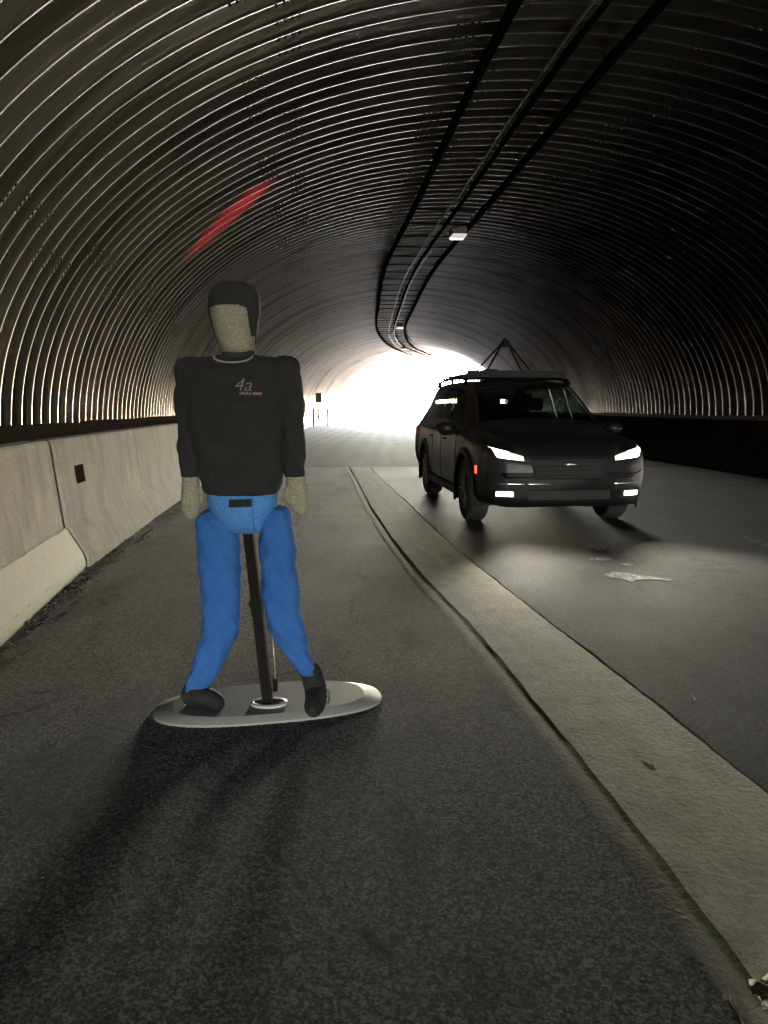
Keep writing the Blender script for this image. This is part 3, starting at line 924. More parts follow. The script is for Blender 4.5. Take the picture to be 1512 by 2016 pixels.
# forearms ending in mitten hands (one smooth foam piece each)
ring_loft('hand', [(361, 393, 930, .032, .032, -.014), (360, 394, 948, .032, .032, -.014), (359, 395, 968, .030, .028, -.016), (358, 396, 988, .026, .024, -.018), (361, 394, 1004, .022, .02, -.02), (366, 389, 1015, .016, .014, -.02), (373, 383, 1021, .006, .006, -.02)], M['skin'], dm, 32, 5, 2.2)
ring_loft('hand', [(564, 599, 930, .032, .032, -.014), (564, 602, 948, .032, .032, -.014), (565, 605, 966, .030, .028, -.016), (567, 607, 984, .026, .024, -.018), (573, 606, 998, .022, .02, -.02), (582, 603, 1008, .016, .014, -.02), (591, 600, 1014, .006, .006, -.02)], M['skin'], dm, 32, 5, 2.2)
for (p0, p1, p2) in (((392, 958), (397, 975), (395, 992)), ((568, 958), (563, 974), (567, 990))):
    mb = MB(); pts = [at(*q, DY - .03) - DB for q in (p0, p1, p2)]
    mb.tube(pts, [.012, .013, .008], 10); mb.build('thumb', M['skin'], dm, True)
# hips
hip, _ = ring_loft('hip_panel', [(408, 547, 962, .108, .10, 0), (409, 547, 975, .112, .105, 0), (411, 546, 990, .116, .108, 0), (417, 541, 1004, .118, .108, 0), (430, 532, 1020, .112, .10, 0), (447, 524, 1036, .095, .085, 0), (460, 516, 1046, .07, .06, 0)], M['hip'], dm, 56, 5, 2.6, wr=.002, seed=4)
def surf_patch(name, target, poly_px, mat, offv=.004, n=8):
    """small cloth patch lying on the front of a loft; poly given as px rectangle (x0,y0,x1,y1,shear)"""
    x0, y0, x1, y1, sh = poly_px
    bm = bmesh.new(); bm.from_mesh(target.data); bv = BVHTree.FromBMesh(bm)
    P = np.zeros((n + 1, n + 1, 3))
    for i in range(n + 1):
        for j in range(n + 1):
            q = at(x0 + (x1 - x0) * i / n, y0 + (y1 - y0) * j / n + sh * i / n, DY) - DB
            hit = bv.ray_cast(Vector((q.x, -1, q.z)), Vector((0, 1, 0)))
            yv = hit[0].y if hit[0] else -.11
            P[i, j] = (q.x, yv - offv, q.z)
    bm.free()
    return gridmesh(name, P, mat, dm, True)
surf_patch('velcro_patch', hip, (461, 977, 505, 992, -1), M['velcro'], .005)
surf_patch('seam', hip, (506, 974, 508, 1040, 0), M['jeans'], .003, 12)
# trouser legs
ring_loft('trouser_leg', [(415, 440, 1000, .03, .03, .01), (402, 456, 1005, .065, .06, .01), (391, 466, 1015, .085, .075, .01), (386, 470, 1032, .093, .082, .01), (388, 472, 1065, .094, .085, .01), (391, 473, 1110, .09, .083, .01), (395, 473, 1160, .083, .078, .01), (399, 472, 1205, .078, .072, .01),
             (398, 471, 1235, .076, .07, .01), (393, 465, 1258, .073, .07, .01), (386, 453, 1282, .068, .068, .01), (379, 439, 1310, .06, .064, .01), (370, 424, 1336, .053, .056, .01), (364, 412, 1356, .048, .05, .01), (366, 408, 1359, .042, .042, .01)], M['jeans'], dm, 64, 8, 2.5, wr=.0048, seed=8)
ring_loft('trouser_leg', [(530, 560, 998, .03, .03, .01), (522, 568, 1002, .065, .06, .01), (516, 573, 1012, .085, .075, .01), (511, 576, 1030, .093, .082, .01), (511, 579, 1065, .094, .085, .01), (513, 584, 1110, .09, .083, .01), (516, 588, 1160, .083, .078, .01), (521, 593, 1205, .078, .072, .01),
             (529, 598, 1235, .076, .07, .01), (541, 604, 1258, .072, .068, .01), (557, 610, 1282, .066, .064, .01), (574, 616, 1304, .058, .058, .01), (588, 622, 1322, .05, .052, .01), (592, 622, 1327, .042, .042, .01)], M['jeans'], dm, 64, 8, 2.5, wr=.0048, seed=9)
# shoes
def smooth_pts(pts, k=4):
    rr = catmull_rows(pts, k); return rr
def shoe(name, pts, sole=None):
    rr = smooth_pts(pts, 5)
    mb = MB(); mb.tube([tuple(q[:3]) for q in rr], [float(q[3]) for q in rr], 20, rb=.92)
    o = mb.build(name, M['shoe'], dm, True)
    return o
a_ = at(388, 1350, DY) - DB; b_ = at(372, 1374, DY) - DB; c_ = at(388, 1390, DY) - DB; d_ = at(415, 1402, DY - .04) - DB; e_ = at(436, 1412, DY - .07) - DB
s1 = shoe('shoe', [(a_.x, .01, a_.z + .02, .038), (a_.x - .008, .012, a_.z - .02, .05), (b_.x + .012, .012, b_.z + .006, .052), (c_.x - .008, .0, max(c_.z, .075), .047), (d_.x, -.03, .067, .043), (e_.x - .018, -.06, .060, .038), (e_.x, -.075, .054, .024), (e_.x + .006, -.08, .052, .008)])
a_ = at(607, 1318, DY) - DB; b_ = at(617, 1350, DY) - DB; c_ = at(622, 1378, DY) - DB
s2 = shoe('shoe', [(a_.x, .012, a_.z + .02, .034), (a_.x + .008, .014, a_.z - .01, .048), (b_.x + .003, .016, b_.z, .050), (c_.x, .008, .085, .051), (c_.x + .004, -.05, .070, .048), (c_.x + .003, -.11, .062, .045), (c_.x + .002, -.15, .054, .03), (c_.x, -.165, .05, .008)])
mb = MB()
for dz in (-.02, .0, .02): mb.tube([(c_.x + .045, -.03 + dz, .09 + dz), (c_.x + .062, -.04 + dz, .075 + dz), (c_.x + .06, -.02 + dz, .05)], .004, 6)
mb.build('lace', simple('grey_lace', (.12, .12, .11), .8), s2)
# pole, knob, wire
p0 = at(487, 1030, DY) - DB; p1 = at(528, 1392, DY) - DB
p1.z = .03
mb = MB()
def sq_tube(mb, a, b, w, d):
    mb.tube([a, b], w, 4, twist=math.pi / 4, rb=d / w)
sq_tube(mb, p0, p1, .030, .030); mb.build('pole', M['pole'], dm)
pm_ = p0.lerp(p1, .44)
mb = MB(); sq_tube(mb, p0.lerp(p1, .41), p0.lerp(p1, .50), .034, .034); cl = mb.build('pole_clamp', M['pole'], dm)
mb = MB(); mb.tube([pm_ + Vector((-.018, -.0, 0)), pm_ + Vector((-.034, 0, 0))], [.008, .012], 10); mb.build('knob', M['pole'], cl, True)
q0 = at(535, 1240, DY + .03) - DB; q1 = at(543, 1352, DY + .03) - DB
mb = MB(); mb.tube([q0, q0.lerp(q1, .5) + Vector((.002, 0, 0)), q1], .003, 6); mb.build('wire', M['wire'], dm, True)
mb = MB(); b0 = at(541, 1340, DY + .03) - DB; mb.box((b0.x - .01, .02, b0.z - .05), (b0.x + .012, .045, b0.z + .01)); mb.build('wire_bracket', M['pole'], dm, False, .003)
# oval board
brd = empty('base', (0, 0, 0)); brd.parent = dm
n = 96
def board_ring(a, b, z, e=2.6):
    out = []
    rot = R(12.5)
    for k_ in range(n):
        t_ = 2 * math.pi * k_ / n
        c_, s_ = math.cos(t_), math.sin(t_)
        x = a * abs(c_) ** (2 / e) * (1 if c_ > 0 else -1); y = b * abs(s_) ** (2 / e) * (1 if s_ > 0 else -1)
        out.append((x * math.cos(rot) - y * math.sin(rot), .075 + x * math.sin(rot) + y * math.cos(rot), z))
    return out
col.objects.unlink(brd); bpy.data.objects.remove(brd)
A_, B_ = .515, .225
P = np.array([board_ring(A_, B_, 0.0), board_ring(A_ + .002, B_ + .002, .006), board_ring(A_ - .004, B_ - .004, .012), board_ring(A_ - .085, B_ - .035, .031)])
rimo = gridmesh('base_board_rim', P, M['board_rim'], dm, False, wrap_v=True, flip=False)
v = board_ring(A_ - .085, B_ - .035, .0312) 
pydata('base_board', v, [tuple(range(n))], M['board'], dm)
mb = MB()
pz = Vector((p1.x, 0, 0))
for (ra, rb_, z0, z1) in ((.082, .060, .032, .040),):
    m_ = 40
    ring0 = [(p1.x + .004 + ra * math.cos(2 * math.pi * k_ / m_), .0 + rb_ * math.sin(2 * math.pi * k_ / m_), z0) for k_ in range(m_)]
    ring1 = [(x, y, z1) for x, y, z in ring0]
    ring2 = [(p1.x + .004 + (ra - .012) * math.cos(2 * math.pi * k_ / m_), (rb_ - .012) * math.sin(2 * math.pi * k_ / m_), z1 + .004) for k_ in range(m_)]
    ring3 = [(p1.x + .004 + (ra - .03) * math.cos(2 * math.pi * k_ / m_), (rb_ - .026) * math.sin(2 * math.pi * k_ / m_), z1 - .003) for k_ in range(m_)]
    vv = ring0 + ring1 + ring2 + ring3
    ff = [(a2 * m_ + k_, a2 * m_ + (k_ + 1) % m_, (a2 + 1) * m_ + (k_ + 1) % m_, (a2 + 1) * m_ + k_) for a2 in range(3) for k_ in range(m_)]
    ff.append(tuple(3 * m_ + k_ for k_ in range(m_)))
    mb.add(vv, ff)
mb.build('pole_socket', M['socket'], dm)
# print on the shirt: "4a" over a small line of type and a red bar
bm = bmesh.new(); bm.from_mesh(shirt.data); bv = BVHTree.FromBMesh(bm); bm.free()
def shirt_text(txt, px, py, size, mat, name, shear=.25, bold=.0, sx=1.0):
    cu = bpy.data.curves.new('t', 'FONT'); cu.body = txt; cu.size = size; cu.shear = shear; cu.offset = bold
    cu.resolution_u = 3
    ob = bpy.data.objects.new('t', cu); col.objects.link(ob)
    dg = bpy.context.evaluated_depsgraph_get()
    me = bpy.data.meshes.new_from_object(ob.evaluated_get(dg))
    col.objects.unlink(ob); bpy.data.objects.remove(ob)
    o0 = at(px, py, DY) - DB
    for v_ in me.vertices:
        x, z = o0.x + v_.co.x * sx, o0.z + v_.co.y
        h = bv.ray_cast(Vector((x, -1, z)), Vector((0, 1, 0)))
        v_.co = (x, (h[0].y if h[0] else -.12) - .004, z)
    me.materials.clear()
    return link(name, me, mat, dm)
shirt_text('4a', 471, 771, .075, M['print_w'], 'shirt_print', .3, -.0008, 1.1)
mb = MB()
for k_, x in enumerate((485, 489.5, 494, 498.5, 503)):
    q = at(x, 776, DY) - DB; h = bv.ray_cast(Vector((q.x, -1, q.z)), Vector((0, 1, 0))); yv = (h[0].y if h[0] else -.12) - .005
    mb.box((q.x - .0035, yv, q.z - .004), (q.x + .003, yv + .001, q.z + .004 + .003 * (k_ % 2)))
mb.build('shirt_print', M['print_w'], dm)
mb = MB()
q = at(508, 776, DY) - DB; q2 = at(526, 776, DY) - DB; h = bv.ray_cast(Vector(((q.x + q2.x) / 2, -1, q.z)), Vector((0, 1, 0))); yv = (h[0].y if h[0] else -.12) - .008
mb.box((q.x, yv, q.z - .005), (q2.x, yv + .002, q.z + .005)); mb.build('shirt_print', M['print_r'], dm)

# ------------------------------------------------------------------ the car
YAW = R(6.0)
car = empty('parked_suv', (1.76, 10.75, 0), math.pi / 2 * -1 + YAW)   # local +x = forward, towards the camera
tag(car, 'dark sport utility vehicle facing the camera with headlamps and fog lamps lit', 'car')
# stations along the length (x), each with its section: (z_bottom, half width low, z sill, half width belt, z belt, half width roof edge, z roof edge, z centre)
ST = [
 # x,    zb,  wl,   ws,   zbelt, wr,   zr,    zc
 (-2.42, .50, .55,  .62,  .98,   .52,  1.10,  1.12),
 (-2.38, .36, .80,  .88,  1.02,  .66,  1.30,  1.34),
 (-2.25, .30, .90,  .945, 1.06,  .68,  1.50,  1.55),
 (-1.95, .26, .93,  .965, 1.07,  .70,  1.62,  1.665),
 (-1.45, .24, .94,  .975, 1.06,  .715, 1.655, 1.705),
 (-.60,  .23, .94,  .98,  1.05,  .725, 1.67,  1.72),
 (.15,   .23, .94,  .98,  1.04,  .715, 1.645, 1.70),
 (.55,   .23, .94,  .978, 1.04,  .70,  1.56,  1.62),
 (.95,   .23, .94,  .975, 1.035, .74,  1.34,  1.41),
 (1.32,  .23, .94,  .97,  1.03,  .80,  1.10,  1.155),
 (1.45,  .23, .935, .965, 1.01,  .78,  1.06,  1.10),
 (1.90,  .24, .925, .95,  .96,   .74,  1.01,  1.045),
 (2.20,  .26, .88,  .91,  .90,   .68,  .95,   .985),
 (2.36,  .27, .79,  .83,  .84,   .60,  .88,   .91),
 (2.43,  .32, .66,  .70,  .74,   .52,  .78,   .80),
]
ST = np.array(ST)
xs_ = ST[:, 0]; fS = [cubic(xs_, ST[:, c_]) for c_ in range(1, 8)]
def section(x):
    zb, wl2, ws, zbelt, wr2, zr, zc = [float(f_(x)) for f_ in fS]
    pts = [(0, zb), (wl2 * .8, zb), (wl2, zb + .10), (ws + .004, zb + .32), (ws, zbelt - .16), (ws - .012, zbelt - .03), (ws - .05, zbelt + .012), ((ws - .05) * .45 + wr2 * .55, zbelt * .45 + zr * .55), (wr2, zr - .02), (wr2 - .09, zr + .022), (wr2 * .5, zc - .012), (0, zc)]
    return np.array(pts)
NB = 66
def surf(x, b):
    """b in 0..11 over the section"""
    s_ = section(x)
    t_ = np.arange(len(s_))
    return float(cubic(t_, s_[:, 0])(b)), float(cubic(t_, s_[:, 1])(b))
XG = np.concatenate([np.linspace(-2.42, -2.2, 8)[:-1], np.linspace(-2.2, 2.1, 110)[:-1], np.linspace(2.1, 2.43, 14)])
BG = np.linspace(0, 11, NB)
half = np.zeros((len(XG), NB, 3))
for i, x in enumerate(XG):
    s_ = section(x); t_ = np.arange(len(s_)); fy, fz = cubic(t_, s_[:, 0]), cubic(t_, s_[:, 1])
    half[i, :, 0] = x; half[i, :, 1] = fy(BG); half[i, :, 2] = fz(BG)
# window openings in (x, b) space
def in_window(x, b):
    # side windows b in 6.35..8.0
    if 6.45 < b < 7.75:
        z0 = x
        # slanted ends following the pillars
        f_ = (b - 6.45) / 1.3
        if -.62 < x < (1.05 - .75 * f_) and not (.0 > x > -.0): return 'front' if x > -.02 else 'rear'
        if (-1.95 + .12 * f_) < x < -.70: return 'quarter'
    if b > 8.75 and .42 < x < 1.24: return 'screen'
    if b > 8.75 and -2.36 < x < -2.16: return 'back'
    return None
mask_h = np.ones((len(XG) - 1, NB - 1), bool)
for i in range(len(XG) - 1):
    for j in range(NB - 1):
        x = (XG[i] + XG[i + 1]) / 2; b = (BG[j] + BG[j + 1]) / 2
        wv = in_window(x, b)
        if wv == 'front' and -.05 < x < .03: wv = None
        if wv: mask_h[i, j] = False
full = np.zeros((len(XG), 2 * NB - 1, 3))
full[:, :NB] = half * np.array([1, -1, 1]); full[:, NB - 1:] = half[:, ::-1]
mask_f = np.ones((len(XG) - 1, 2 * NB - 2), bool)
mask_f[:, :NB - 1] = mask_h; mask_f[:, NB - 1:] = mask_h[:, ::-1]
body = gridmesh('body', full, M['carpaint'], car, True, mask=mask_f)
# close the nose and the tail
bm = bmesh.new(); bm.from_mesh(body.data)
bmesh.ops.remove_doubles(bm, verts=bm.verts, dist=.0005)
bm.verts.ensure_lookup_table()
for xe in (-2.42, 2.43):
    ed = [e_ for e_ in bm.edges if e_.is_boundary and all(abs(v_.co.x - xe) < .001 for v_ in e_.verts)]
    if ed: bmesh.ops.holes_fill(bm, edges=ed, sides=0)
bmesh.ops.recalc_face_normals(bm, faces=bm.faces)
bm.to_mesh(body.data); bm.free()
# wheel arches cut out of the body
def cutter(x, r):
    mb = MB(); mb.tube([(x, -1.3, .36), (x, 1.3, .36)], r, 40)
    return mb.build('cut', None)
WX = (1.47, -1.45); WR = .375
for x in WX:
    c_ = cutter(x, .45)
    c_.parent = car; bpy.context.view_layer.update()
    md = body.modifiers.new('b', 'BOOLEAN'); md.operation = 'DIFFERENCE'; md.object = c_; md.solver = 'FAST'
    # the body has window holes, so trim by faces instead of relying on a closed volume
    body.modifiers.remove(md)
    bpy.data.objects.remove(c_)
bm = bmesh.new(); bm.from_mesh(body.data)
dele = []
for f_ in bm.faces:
    c_ = f_.calc_center_median()
    for x in WX:
        if math.hypot(c_.x - x, c_.z - .36) < .44 and abs(c_.y) > .62: dele.append(f_); break
bmesh.ops.delete(bm, geom=dele, context='FACES')
bm.to_mesh(body.data); bm.free()
for x in WX:      # arch liners and flares
    for sgn in (-1, 1):
        mb = MB(); m_ = 30; v = []; 
        ring = [(R(-20) + R(220) * k_ / m_) for k_ in range(m_ + 1)]
        secs = ((.52, .40), (.985, .43), (1.0, .445), (.995, .50), (.96, .515))
        for (yy_, rr2) in secs:
            for t_ in ring: v.append((x + rr2 * math.cos(t_), sgn * yy_, .36 + rr2 * math.sin(t_)))
        f = [(a2 * (m_ + 1) + k_, a2 * (m_ + 1) + k_ + 1, (a2 + 1) * (m_ + 1) + k_ + 1, (a2 + 1) * (m_ + 1) + k_) for a2 in range(len(secs) - 1) for k_ in range(m_)]
        f.append(tuple(range(m_ + 1)))
        mb.add(v, f); mb.build('wheel_arch', M['carplastic'], car)
# glass: patches of the same surface, set 3 mm inside
def glass(name, xa, xb, ba, bb_, sides, nx=10, nb=8, slant=None):
    for sgn in sides:
        P = np.zeros((nx + 1, nb + 1, 3))
        for i in range(nx + 1):
            for j in range(nb + 1):
                b = ba + (bb_ - ba) * j / nb; f_ = j / nb
                x = xa(f_) + (xb(f_) - xa(f_)) * i / nx
                y_, z_ = surf(x, b)
                P[i, j] = (x, sgn * (y_ - .004), z_ - .003)
        o = gridmesh(name, P, M['glass'], car, True)
c0 = lambda v_: (lambda f_: v_)
glass('side_window', c0(.02), lambda f_: 1.08 - .75 * f_, 6.38, 7.82, (-1, 1))
glass('side_window', c0(-.64), c0(-.04), 6.38, 7.82, (-1, 1))
glass('side_window', lambda f_: -1.98 + .12 * f_, c0(-.68), 6.38, 7.82, (-1, 1))
def full_glass(name, xa, xb, b0):
    n_, m_ = 10, 16
    P = np.zeros((n_ + 1, m_ + 1, 3))
    for i in range(n_ + 1):
        x = xa + (xb - xa) * i / n_
        for j in range(m_ + 1):
            q = j / m_ * 2 - 1; b = 11 - abs(q) * (11 - b0)
            y_, z_ = surf(x, b)
            P[i, j] = (x, (y_ if q > 0 else -y_), z_ - .006)
    return gridmesh(name, P, M['glass'], car, True)
full_glass('windscreen', .38, 1.27, 8.7)
full_glass('rear_window', -2.38, -2.12, 8.7)
# interior: floor/dash, seats with headrests
mb = MB(); mb.box((-2.2, -.84, .45), (1.2, .84, .62)); mb.box((.85, -.80, .62), (1.28, .80, 1.02)); it = mb.build('cabin', M['seat'], car)
for (x, y_) in ((.05, -.38), (.05, .38), (-.85, -.40), (-.85, .40), (-.85, 0)):
    mb = MB(); mb.box((x - .25, y_ - .24, .62), (x + .3, y_ + .24, .80)); mb.box((x - .33, y_ - .23, .78), (x - .2, y_ + .23, 1.28))
    s_ = mb.build('seat', M['seat'], car, False, .03)
    mb = MB(); mb.box((x - .34, y_ - .13, 1.30), (x - .24, y_ + .13, 1.47)); mb.tube([(x - .29, y_ - .05, 1.26), (x - .29, y_ - .05, 1.32)], .008, 5); mb.build('headrest', M['seat'], s_, False, .02)
mb = MB(); mb.tube([(.72 + .0, .38 + .17 * math.cos(t_ / 20 * 6.283), 1.02 + .17 * math.sin(t_ / 20 * 6.283)) for t_ in range(21)], .014, 6, cap=False); mb.build('steering_wheel', M['seat'], car)
mb = MB(); mb.box((.58, -.11, 1.46), (.61, .11, 1.52)); mb.tube([(.6, 0, 1.52), (.62, 0, 1.57)], .008, 5); mb.build('interior_mirror', M['carplastic'], car)
# wheels
for x in WX:
    for sgn in (-1, 1):
        we = empty('wheel', (x, sgn * .845, WR)); we.parent = car
        def lathe(prof, mat, name, m_=40):
            v = []; 
            for (r__, y_) in prof:
                for k_ in range(m_):
                    t_ = 2 * math.pi * k_ / m_
                    v.append((r__ * math.cos(t_), sgn * y_, r__ * math.sin(t_)))
            f = [(a2 * m_ + k_, a2 * m_ + (k_ + 1) % m_, (a2 + 1) * m_ + (k_ + 1) % m_, (a2 + 1) * m_ + k_) for a2 in range(len(prof) - 1) for k_ in range(m_)]
            return pydata(name, v, f, mat, we, True)
        lathe([(.24, -.10), (.30, -.12), (.355, -.115), (WR, -.09), (WR, 0), (WR, .09), (.355, .115), (.30, .125), (.245, .115), (.24, .09)], M['tyre'], 'tyre')
        mb = MB()
        for k_ in range(10):
            t_ = 2 * math.pi * k_ / 10
            mb.tube([(.03 * math.cos(t_), sgn * .10, .03 * math.sin(t_)), (.24 * math.cos(t_), sgn * .112, .24 * math.sin(t_))], [.022, .016], 5)
        mb.tube([(0, sgn * .08, 0), (0, sgn * .118, 0)], .055, 16)
        mb.tube([(.235 * math.cos(t_ / 24 * 6.2832), sgn * .10, .235 * math.sin(t_ / 24 * 6.2832)) for t_ in range(25)], .016, 6, cap=False)
        mb.tube([(0, -sgn * .05, 0), (0, sgn * .03, 0)], .2, 24)
        mb.build('rim', M['rim'], we)
# front end: projections onto the nose surface
def nose_x(y_, z_):
    """x of the front surface at lateral y, height z"""
    hit = bvn.ray_cast(Vector((4, y_, z_)), Vector((-1, 0, 0)))
    return hit[0].x if hit[0] else 2.3
bm = bmesh.new(); bm.from_mesh(body.data); bvn = BVHTree.FromBMesh(bm); bm.free()
def nose_panel(name, poly, mat, out=.008, thick=.02, div=14, parent=None):
    """poly: (y,z) quad corners [inner-bottom, outer-bottom, outer-top, inner-top], mapped on the nose"""
    P = np.zeros((div + 1, div + 1, 3))
    a2, b2, c2, d2 = [Vector(q) for q in poly]
    for i in range(div + 1):
        for j in range(div + 1):
            s1_, t1_ = i / div, j / div
            q = a2.lerp(b2, s1_).lerp(d2.lerp(c2, s1_), t1_)
            edge = min(s1_, 1 - s1_, t1_, 1 - t1_)
            P[i, j] = (nose_x(q.x, q.y) + out - thick * (1 if edge == 0 else 0), q.x, q.y)
    return gridmesh(name, P, mat, parent or car, True)
for sgn in (-1, 1):
    # swept headlamp: tall and pointed at the outer corner, thin inside
    hl = nose_panel('headlight', [(sgn * .50, .765), (sgn * .80, .80), (sgn * .865, .925), (sgn * .50, .815)], M['lensglow'], .012)
    nose_panel('projector', [(sgn * .66, .79), (sgn * .79, .81), (sgn * .835, .905), (sgn * .67, .865)], M['headlens'], .022, .01, 8, hl)
    nose_panel('projector', [(sgn * .54, .782), (sgn * .63, .792), (sgn * .64, .83), (sgn * .54, .812)], M['headlens'], .022, .01, 6, hl)
    nose_panel('fog_light', [(sgn * .62, .385), (sgn * .80, .385), (sgn * .80, .435), (sgn * .62, .435)], M['foglens'], .02)
    nose_panel('fog_surround', [(sgn * .56, .35), (sgn * .84, .35), (sgn * .85, .47), (sgn * .58, .465)], M['carplastic'], .006)
    nose_panel('bumper_trim', [(sgn * .50, .51), (sgn * .78, .52), (sgn * .78, .53), (sgn * .50, .525)], M['chrome'], .012, .01)
nose_panel('grille', [(-.42, .56), (.42, .56), (.46, .80), (-.46, .80)], M['carplastic'], .012, .03, 20)
for z_ in (.60, .65, .70, .75):
    nose_panel('grille_bar', [(-.40, z_), (.40, z_), (.40, z_ + .012), (-.40, z_ + .012)], M['carplastic'], .03, .02, 10)
nose_panel('badge', [(-.07, .715), (.07, .715), (.07, .745), (-.07, .745)], M['chrome'], .036, .02, 6)
nose_panel('lower_grille', [(-.50, .33), (.50, .33), (.50, .46), (-.50, .46)], M['carplastic'], .012, .03, 16)
if 0: nose_panel('number_plate', [(-.20, .475), (.20, .475), (.20, .545), (-.20, .545)], simple('plate', (.35, .35, .34), .4), .03, .02, 6)
nose_panel('bumper_trim', [(-.46, .512), (-.22, .512), (-.22, .524), (-.46, .524)], M['chrome'], .018, .01, 6)
# side marker (orange-red), tail lamps, bonnet crease, mirrors, door seams, handles
for sgn in (-1, 1):
    y_, z_ = surf(2.02, 3.9)
    P = []
    mb = MB(); mb.box((1.97, sgn * (y_ - .015), .60), (2.06, sgn * (y_ + .008), .70)); mb.build('side_marker', M['marker'], car, False, .006)
    mb = MB(); mb.box((-2.40, sgn * .70, .86), (-2.26, sgn * .975, 1.02)); mb.build('tail_light', M['tail'], car, False, .03)
    me_ = empty('mirror', (.92, sgn * .97, 1.08)); me_.parent = car
    mb = MB(); rows = [(-.07, .10), (-.02, .125), (.05, .115), (.10, .07), (.115, .02)]
    v = []; m_ = 16
    for (x, r__) in rows:
        for k_ in range(m_):
            t_ = 2 * math.pi * k_ / m_; v.append((x, sgn * .11 + r__ * math.cos(t_), r__ * .72 * math.sin(t_)))
    f = [(a2 * m_ + k_, a2 * m_ + (k_ + 1) % m_, (a2 + 1) * m_ + (k_ + 1) % m_, (a2 + 1) * m_ + k_) for a2 in range(4) for k_ in range(m_)] + [tuple(range(m_)), tuple(4 * m_ + k_ for k_ in range(m_))]
    mb.add(v, f); mb.build('mirror_shell', M['carpaint'], me_, True)
    mb = MB(); mb.tube([(0, -sgn * .08, -.05), (0, sgn * .05, -.03)], .025, 8); mb.build('mirror_arm', M['carplastic'], me_)
    for x in (.35, -.72):
        mb = MB(); mb.tube([(x - .12, sgn * .985, .93), (x - .08, sgn * 1.01, .935), (x + .02, sgn * 1.01, .935), (x + .05, sgn * .985, .93)], .011, 6); mb.build('door_handle', M['carpaint'], car, True)
    mb = MB(); mb.box((-1.0, sgn * .955, .26), (1.0, sgn * .99, .36)); mb.build('sill_trim', M['carplastic'], car, False, .01)
    for x in (1.0, .0, -.68):
        mb = MB(); pp = [(x - .02 * (b_ < 3), sgn * (surf(x, b_)[0] + .001), surf(x, b_)[1]) for b_ in np.linspace(2.2, 6.2, 16)]
        mb.tube(pp, .004, 5); mb.build('door_seam', M['cable'], car)
    # roof rails
    rp = [(x, sgn * .69, float(fS[5](x)) + .075 - (.05 if x in (-1.9, .35) else 0)) for x in (-1.9, -1.8, -1.2, -.4, .25, .35)]
    mb = MB(); mb.tube(rp, .02, 8)
    for x in (-1.7, -.7, .2): mb.box((x - .05, sgn * .69 - .015, float(fS[5](x)) - .02), (x + .05, sgn * .69 + .015, float(fS[5](x)) + .07))
    mb.build('roof_rail', M['carplastic'], car)
    mb = MB(); mb.tube([(1.40, sgn * .2, 1.108), (1.34, sgn * .05 + .2, 1.125), (1.22, sgn * .45, 1.20)], .008, 5); mb.build('wiper', M['carplastic'], car)
# roof tray with cross bars and a four-legged sensor frame
rk = MB()
for x in (-1.25, -.75, -.25, .1): rk.box((x - .035, -.73, 1.745), (x + .035, .73, 1.775))
rko = rk.build('roof_rack', M['carplastic'], car, False, .006)
mb = MB(); mb.box((-1.3, -.66, 1.778), (.16, .70, 1.80)); mb.box((.10, -.66, 1.775), (.17, .70, 1.835)); mb.build('rack_tray', M['carplastic'], rko, False, .006)
fr = MB(); apex = Vector((-.55, .04, 2.27))
for (x, y_) in ((-.15, -.34), (-.95, -.36), (-.15, .34), (-.95, .44)):
    fr.tube([(x, y_, 1.80), tuple(apex + Vector((0, .03 if y_ > 0 else -.03, 0)))], .014, 8)
fro = fr.build('sensor_frame', M['carplastic'], car, True)
mb = MB(); mb.tube([(-.55, .04, 2.20), (-.55, .04, 2.29)], .06, 12); mb.build('sensor_head', M['carplastic'], fro)
mb = MB(); mb.box((-.75, -.30, 1.80), (-.40, -.08, 1.88)); mb.build('sensor_box', M['carplastic'], fro, False, .02)
# rear spoiler lip and aerials at the back edge of the roof
mb = MB(); mb.box((-2.30, -.62, 1.60), (-2.02, .62, 1.635)); mb.build('spoiler', M['carpaint'], car, False, .012)
mb = MB(); mb.tube([(-1.8, -.55, 1.66), (-1.82, -.55, 1.78)], .012, 6); mb.tube([(-1.8, -.60, 1.78), (-1.84, -.95, 1.80)], .014, 6); mb.build('side_aerial', M['carplastic'], car)

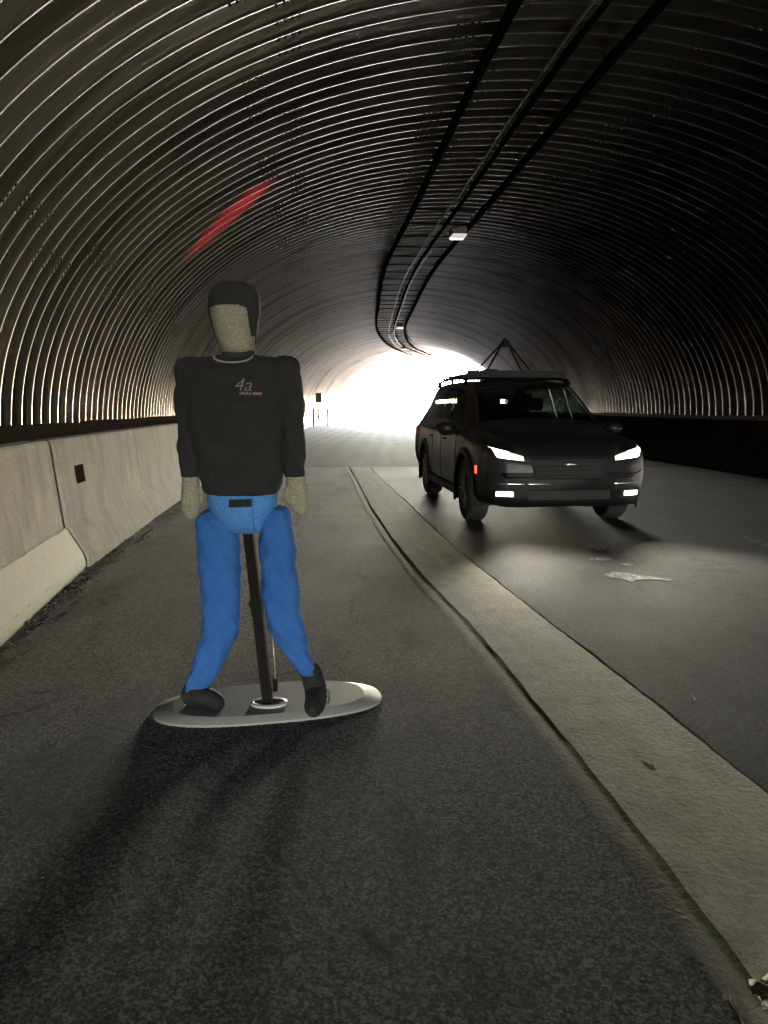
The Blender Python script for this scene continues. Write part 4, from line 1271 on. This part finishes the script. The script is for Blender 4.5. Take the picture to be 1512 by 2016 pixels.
# beams of the car: the lamps' own light
def beam(x, y_, z_, energy, colr, ang, blend, down, side, size):
    ld = bpy.data.lights.new('headlamp_beam', 'SPOT'); ld.energy = energy; ld.color = colr
    ld.spot_size = R(ang); ld.spot_blend = blend; ld.shadow_soft_size = size
    lo = bpy.data.objects.new('headlamp_beam', ld); col.objects.link(lo); lo.parent = car
    lo.location = (x, y_, z_)
    d = Vector((1, math.tan(R(side)), -math.tan(R(down)))).normalized()
    lo.rotation_euler = (-d).to_track_quat('Z', 'Y').to_euler()
for sgn in (-1, 1):
    beam(2.50, sgn * .70, .86, HEAD_E, (1, .95, .82), 62, 1.0, 9, 0, .14)
    beam(2.55, sgn * .70, .42, FOG_E, (1, .93, .70), 70, 1.0, 2, 0, .03)

# red spot and dark housing added on the sensor frame, true source unseen; its narrow fan grazes two or three ribs of the left wall
mb = MB(); mb.tube([(-.55, .04, 2.292), (-.55, .04, 2.32)], .03, 12); mb.build('added_spot_housing', M['carplastic'], fro)
bpy.context.view_layer.update()
src = car.matrix_world @ Vector((-.55, .04, 2.36))
def arch_hit(px, py):
    d = at(px, py, 1.0) - Vector((0, 0, CAM_H)); t_ = 1.0
    while t_ < 100:
        p = Vector((0, 0, CAM_H)) + d * t_
        u = (p.x - float(axis(p.y))) / math.hypot(1, float(daxis(p.y))) - CU
        if (u / RX) ** 2 + ((p.z - ZS) / RZ) ** 2 >= 1: return p
        t_ += .02
ta, tb = arch_hit(375, 500), arch_hit(535, 352)
tc = ta.lerp(tb, .5)
ld = bpy.data.lights.new('red_beam', 'SPOT'); ld.energy = 4.0; ld.color = (1, .04, .09)
ld.spot_size = 1.25 * (ta - src).angle(tb - src); ld.spot_blend = 1.0; ld.shadow_soft_size = .06
lo = bpy.data.objects.new('red_beam', ld); col.objects.link(lo)
zax = (src - tc).normalized(); xax = (tb - ta); xax = (xax - zax * xax.dot(zax)).normalized(); yax = zax.cross(xax)
mw = Matrix((xax, yax * .36, zax)).transposed().to_4x4(); mw.translation = src
lo.matrix_world = mw
print('RED', src, ta, tb)
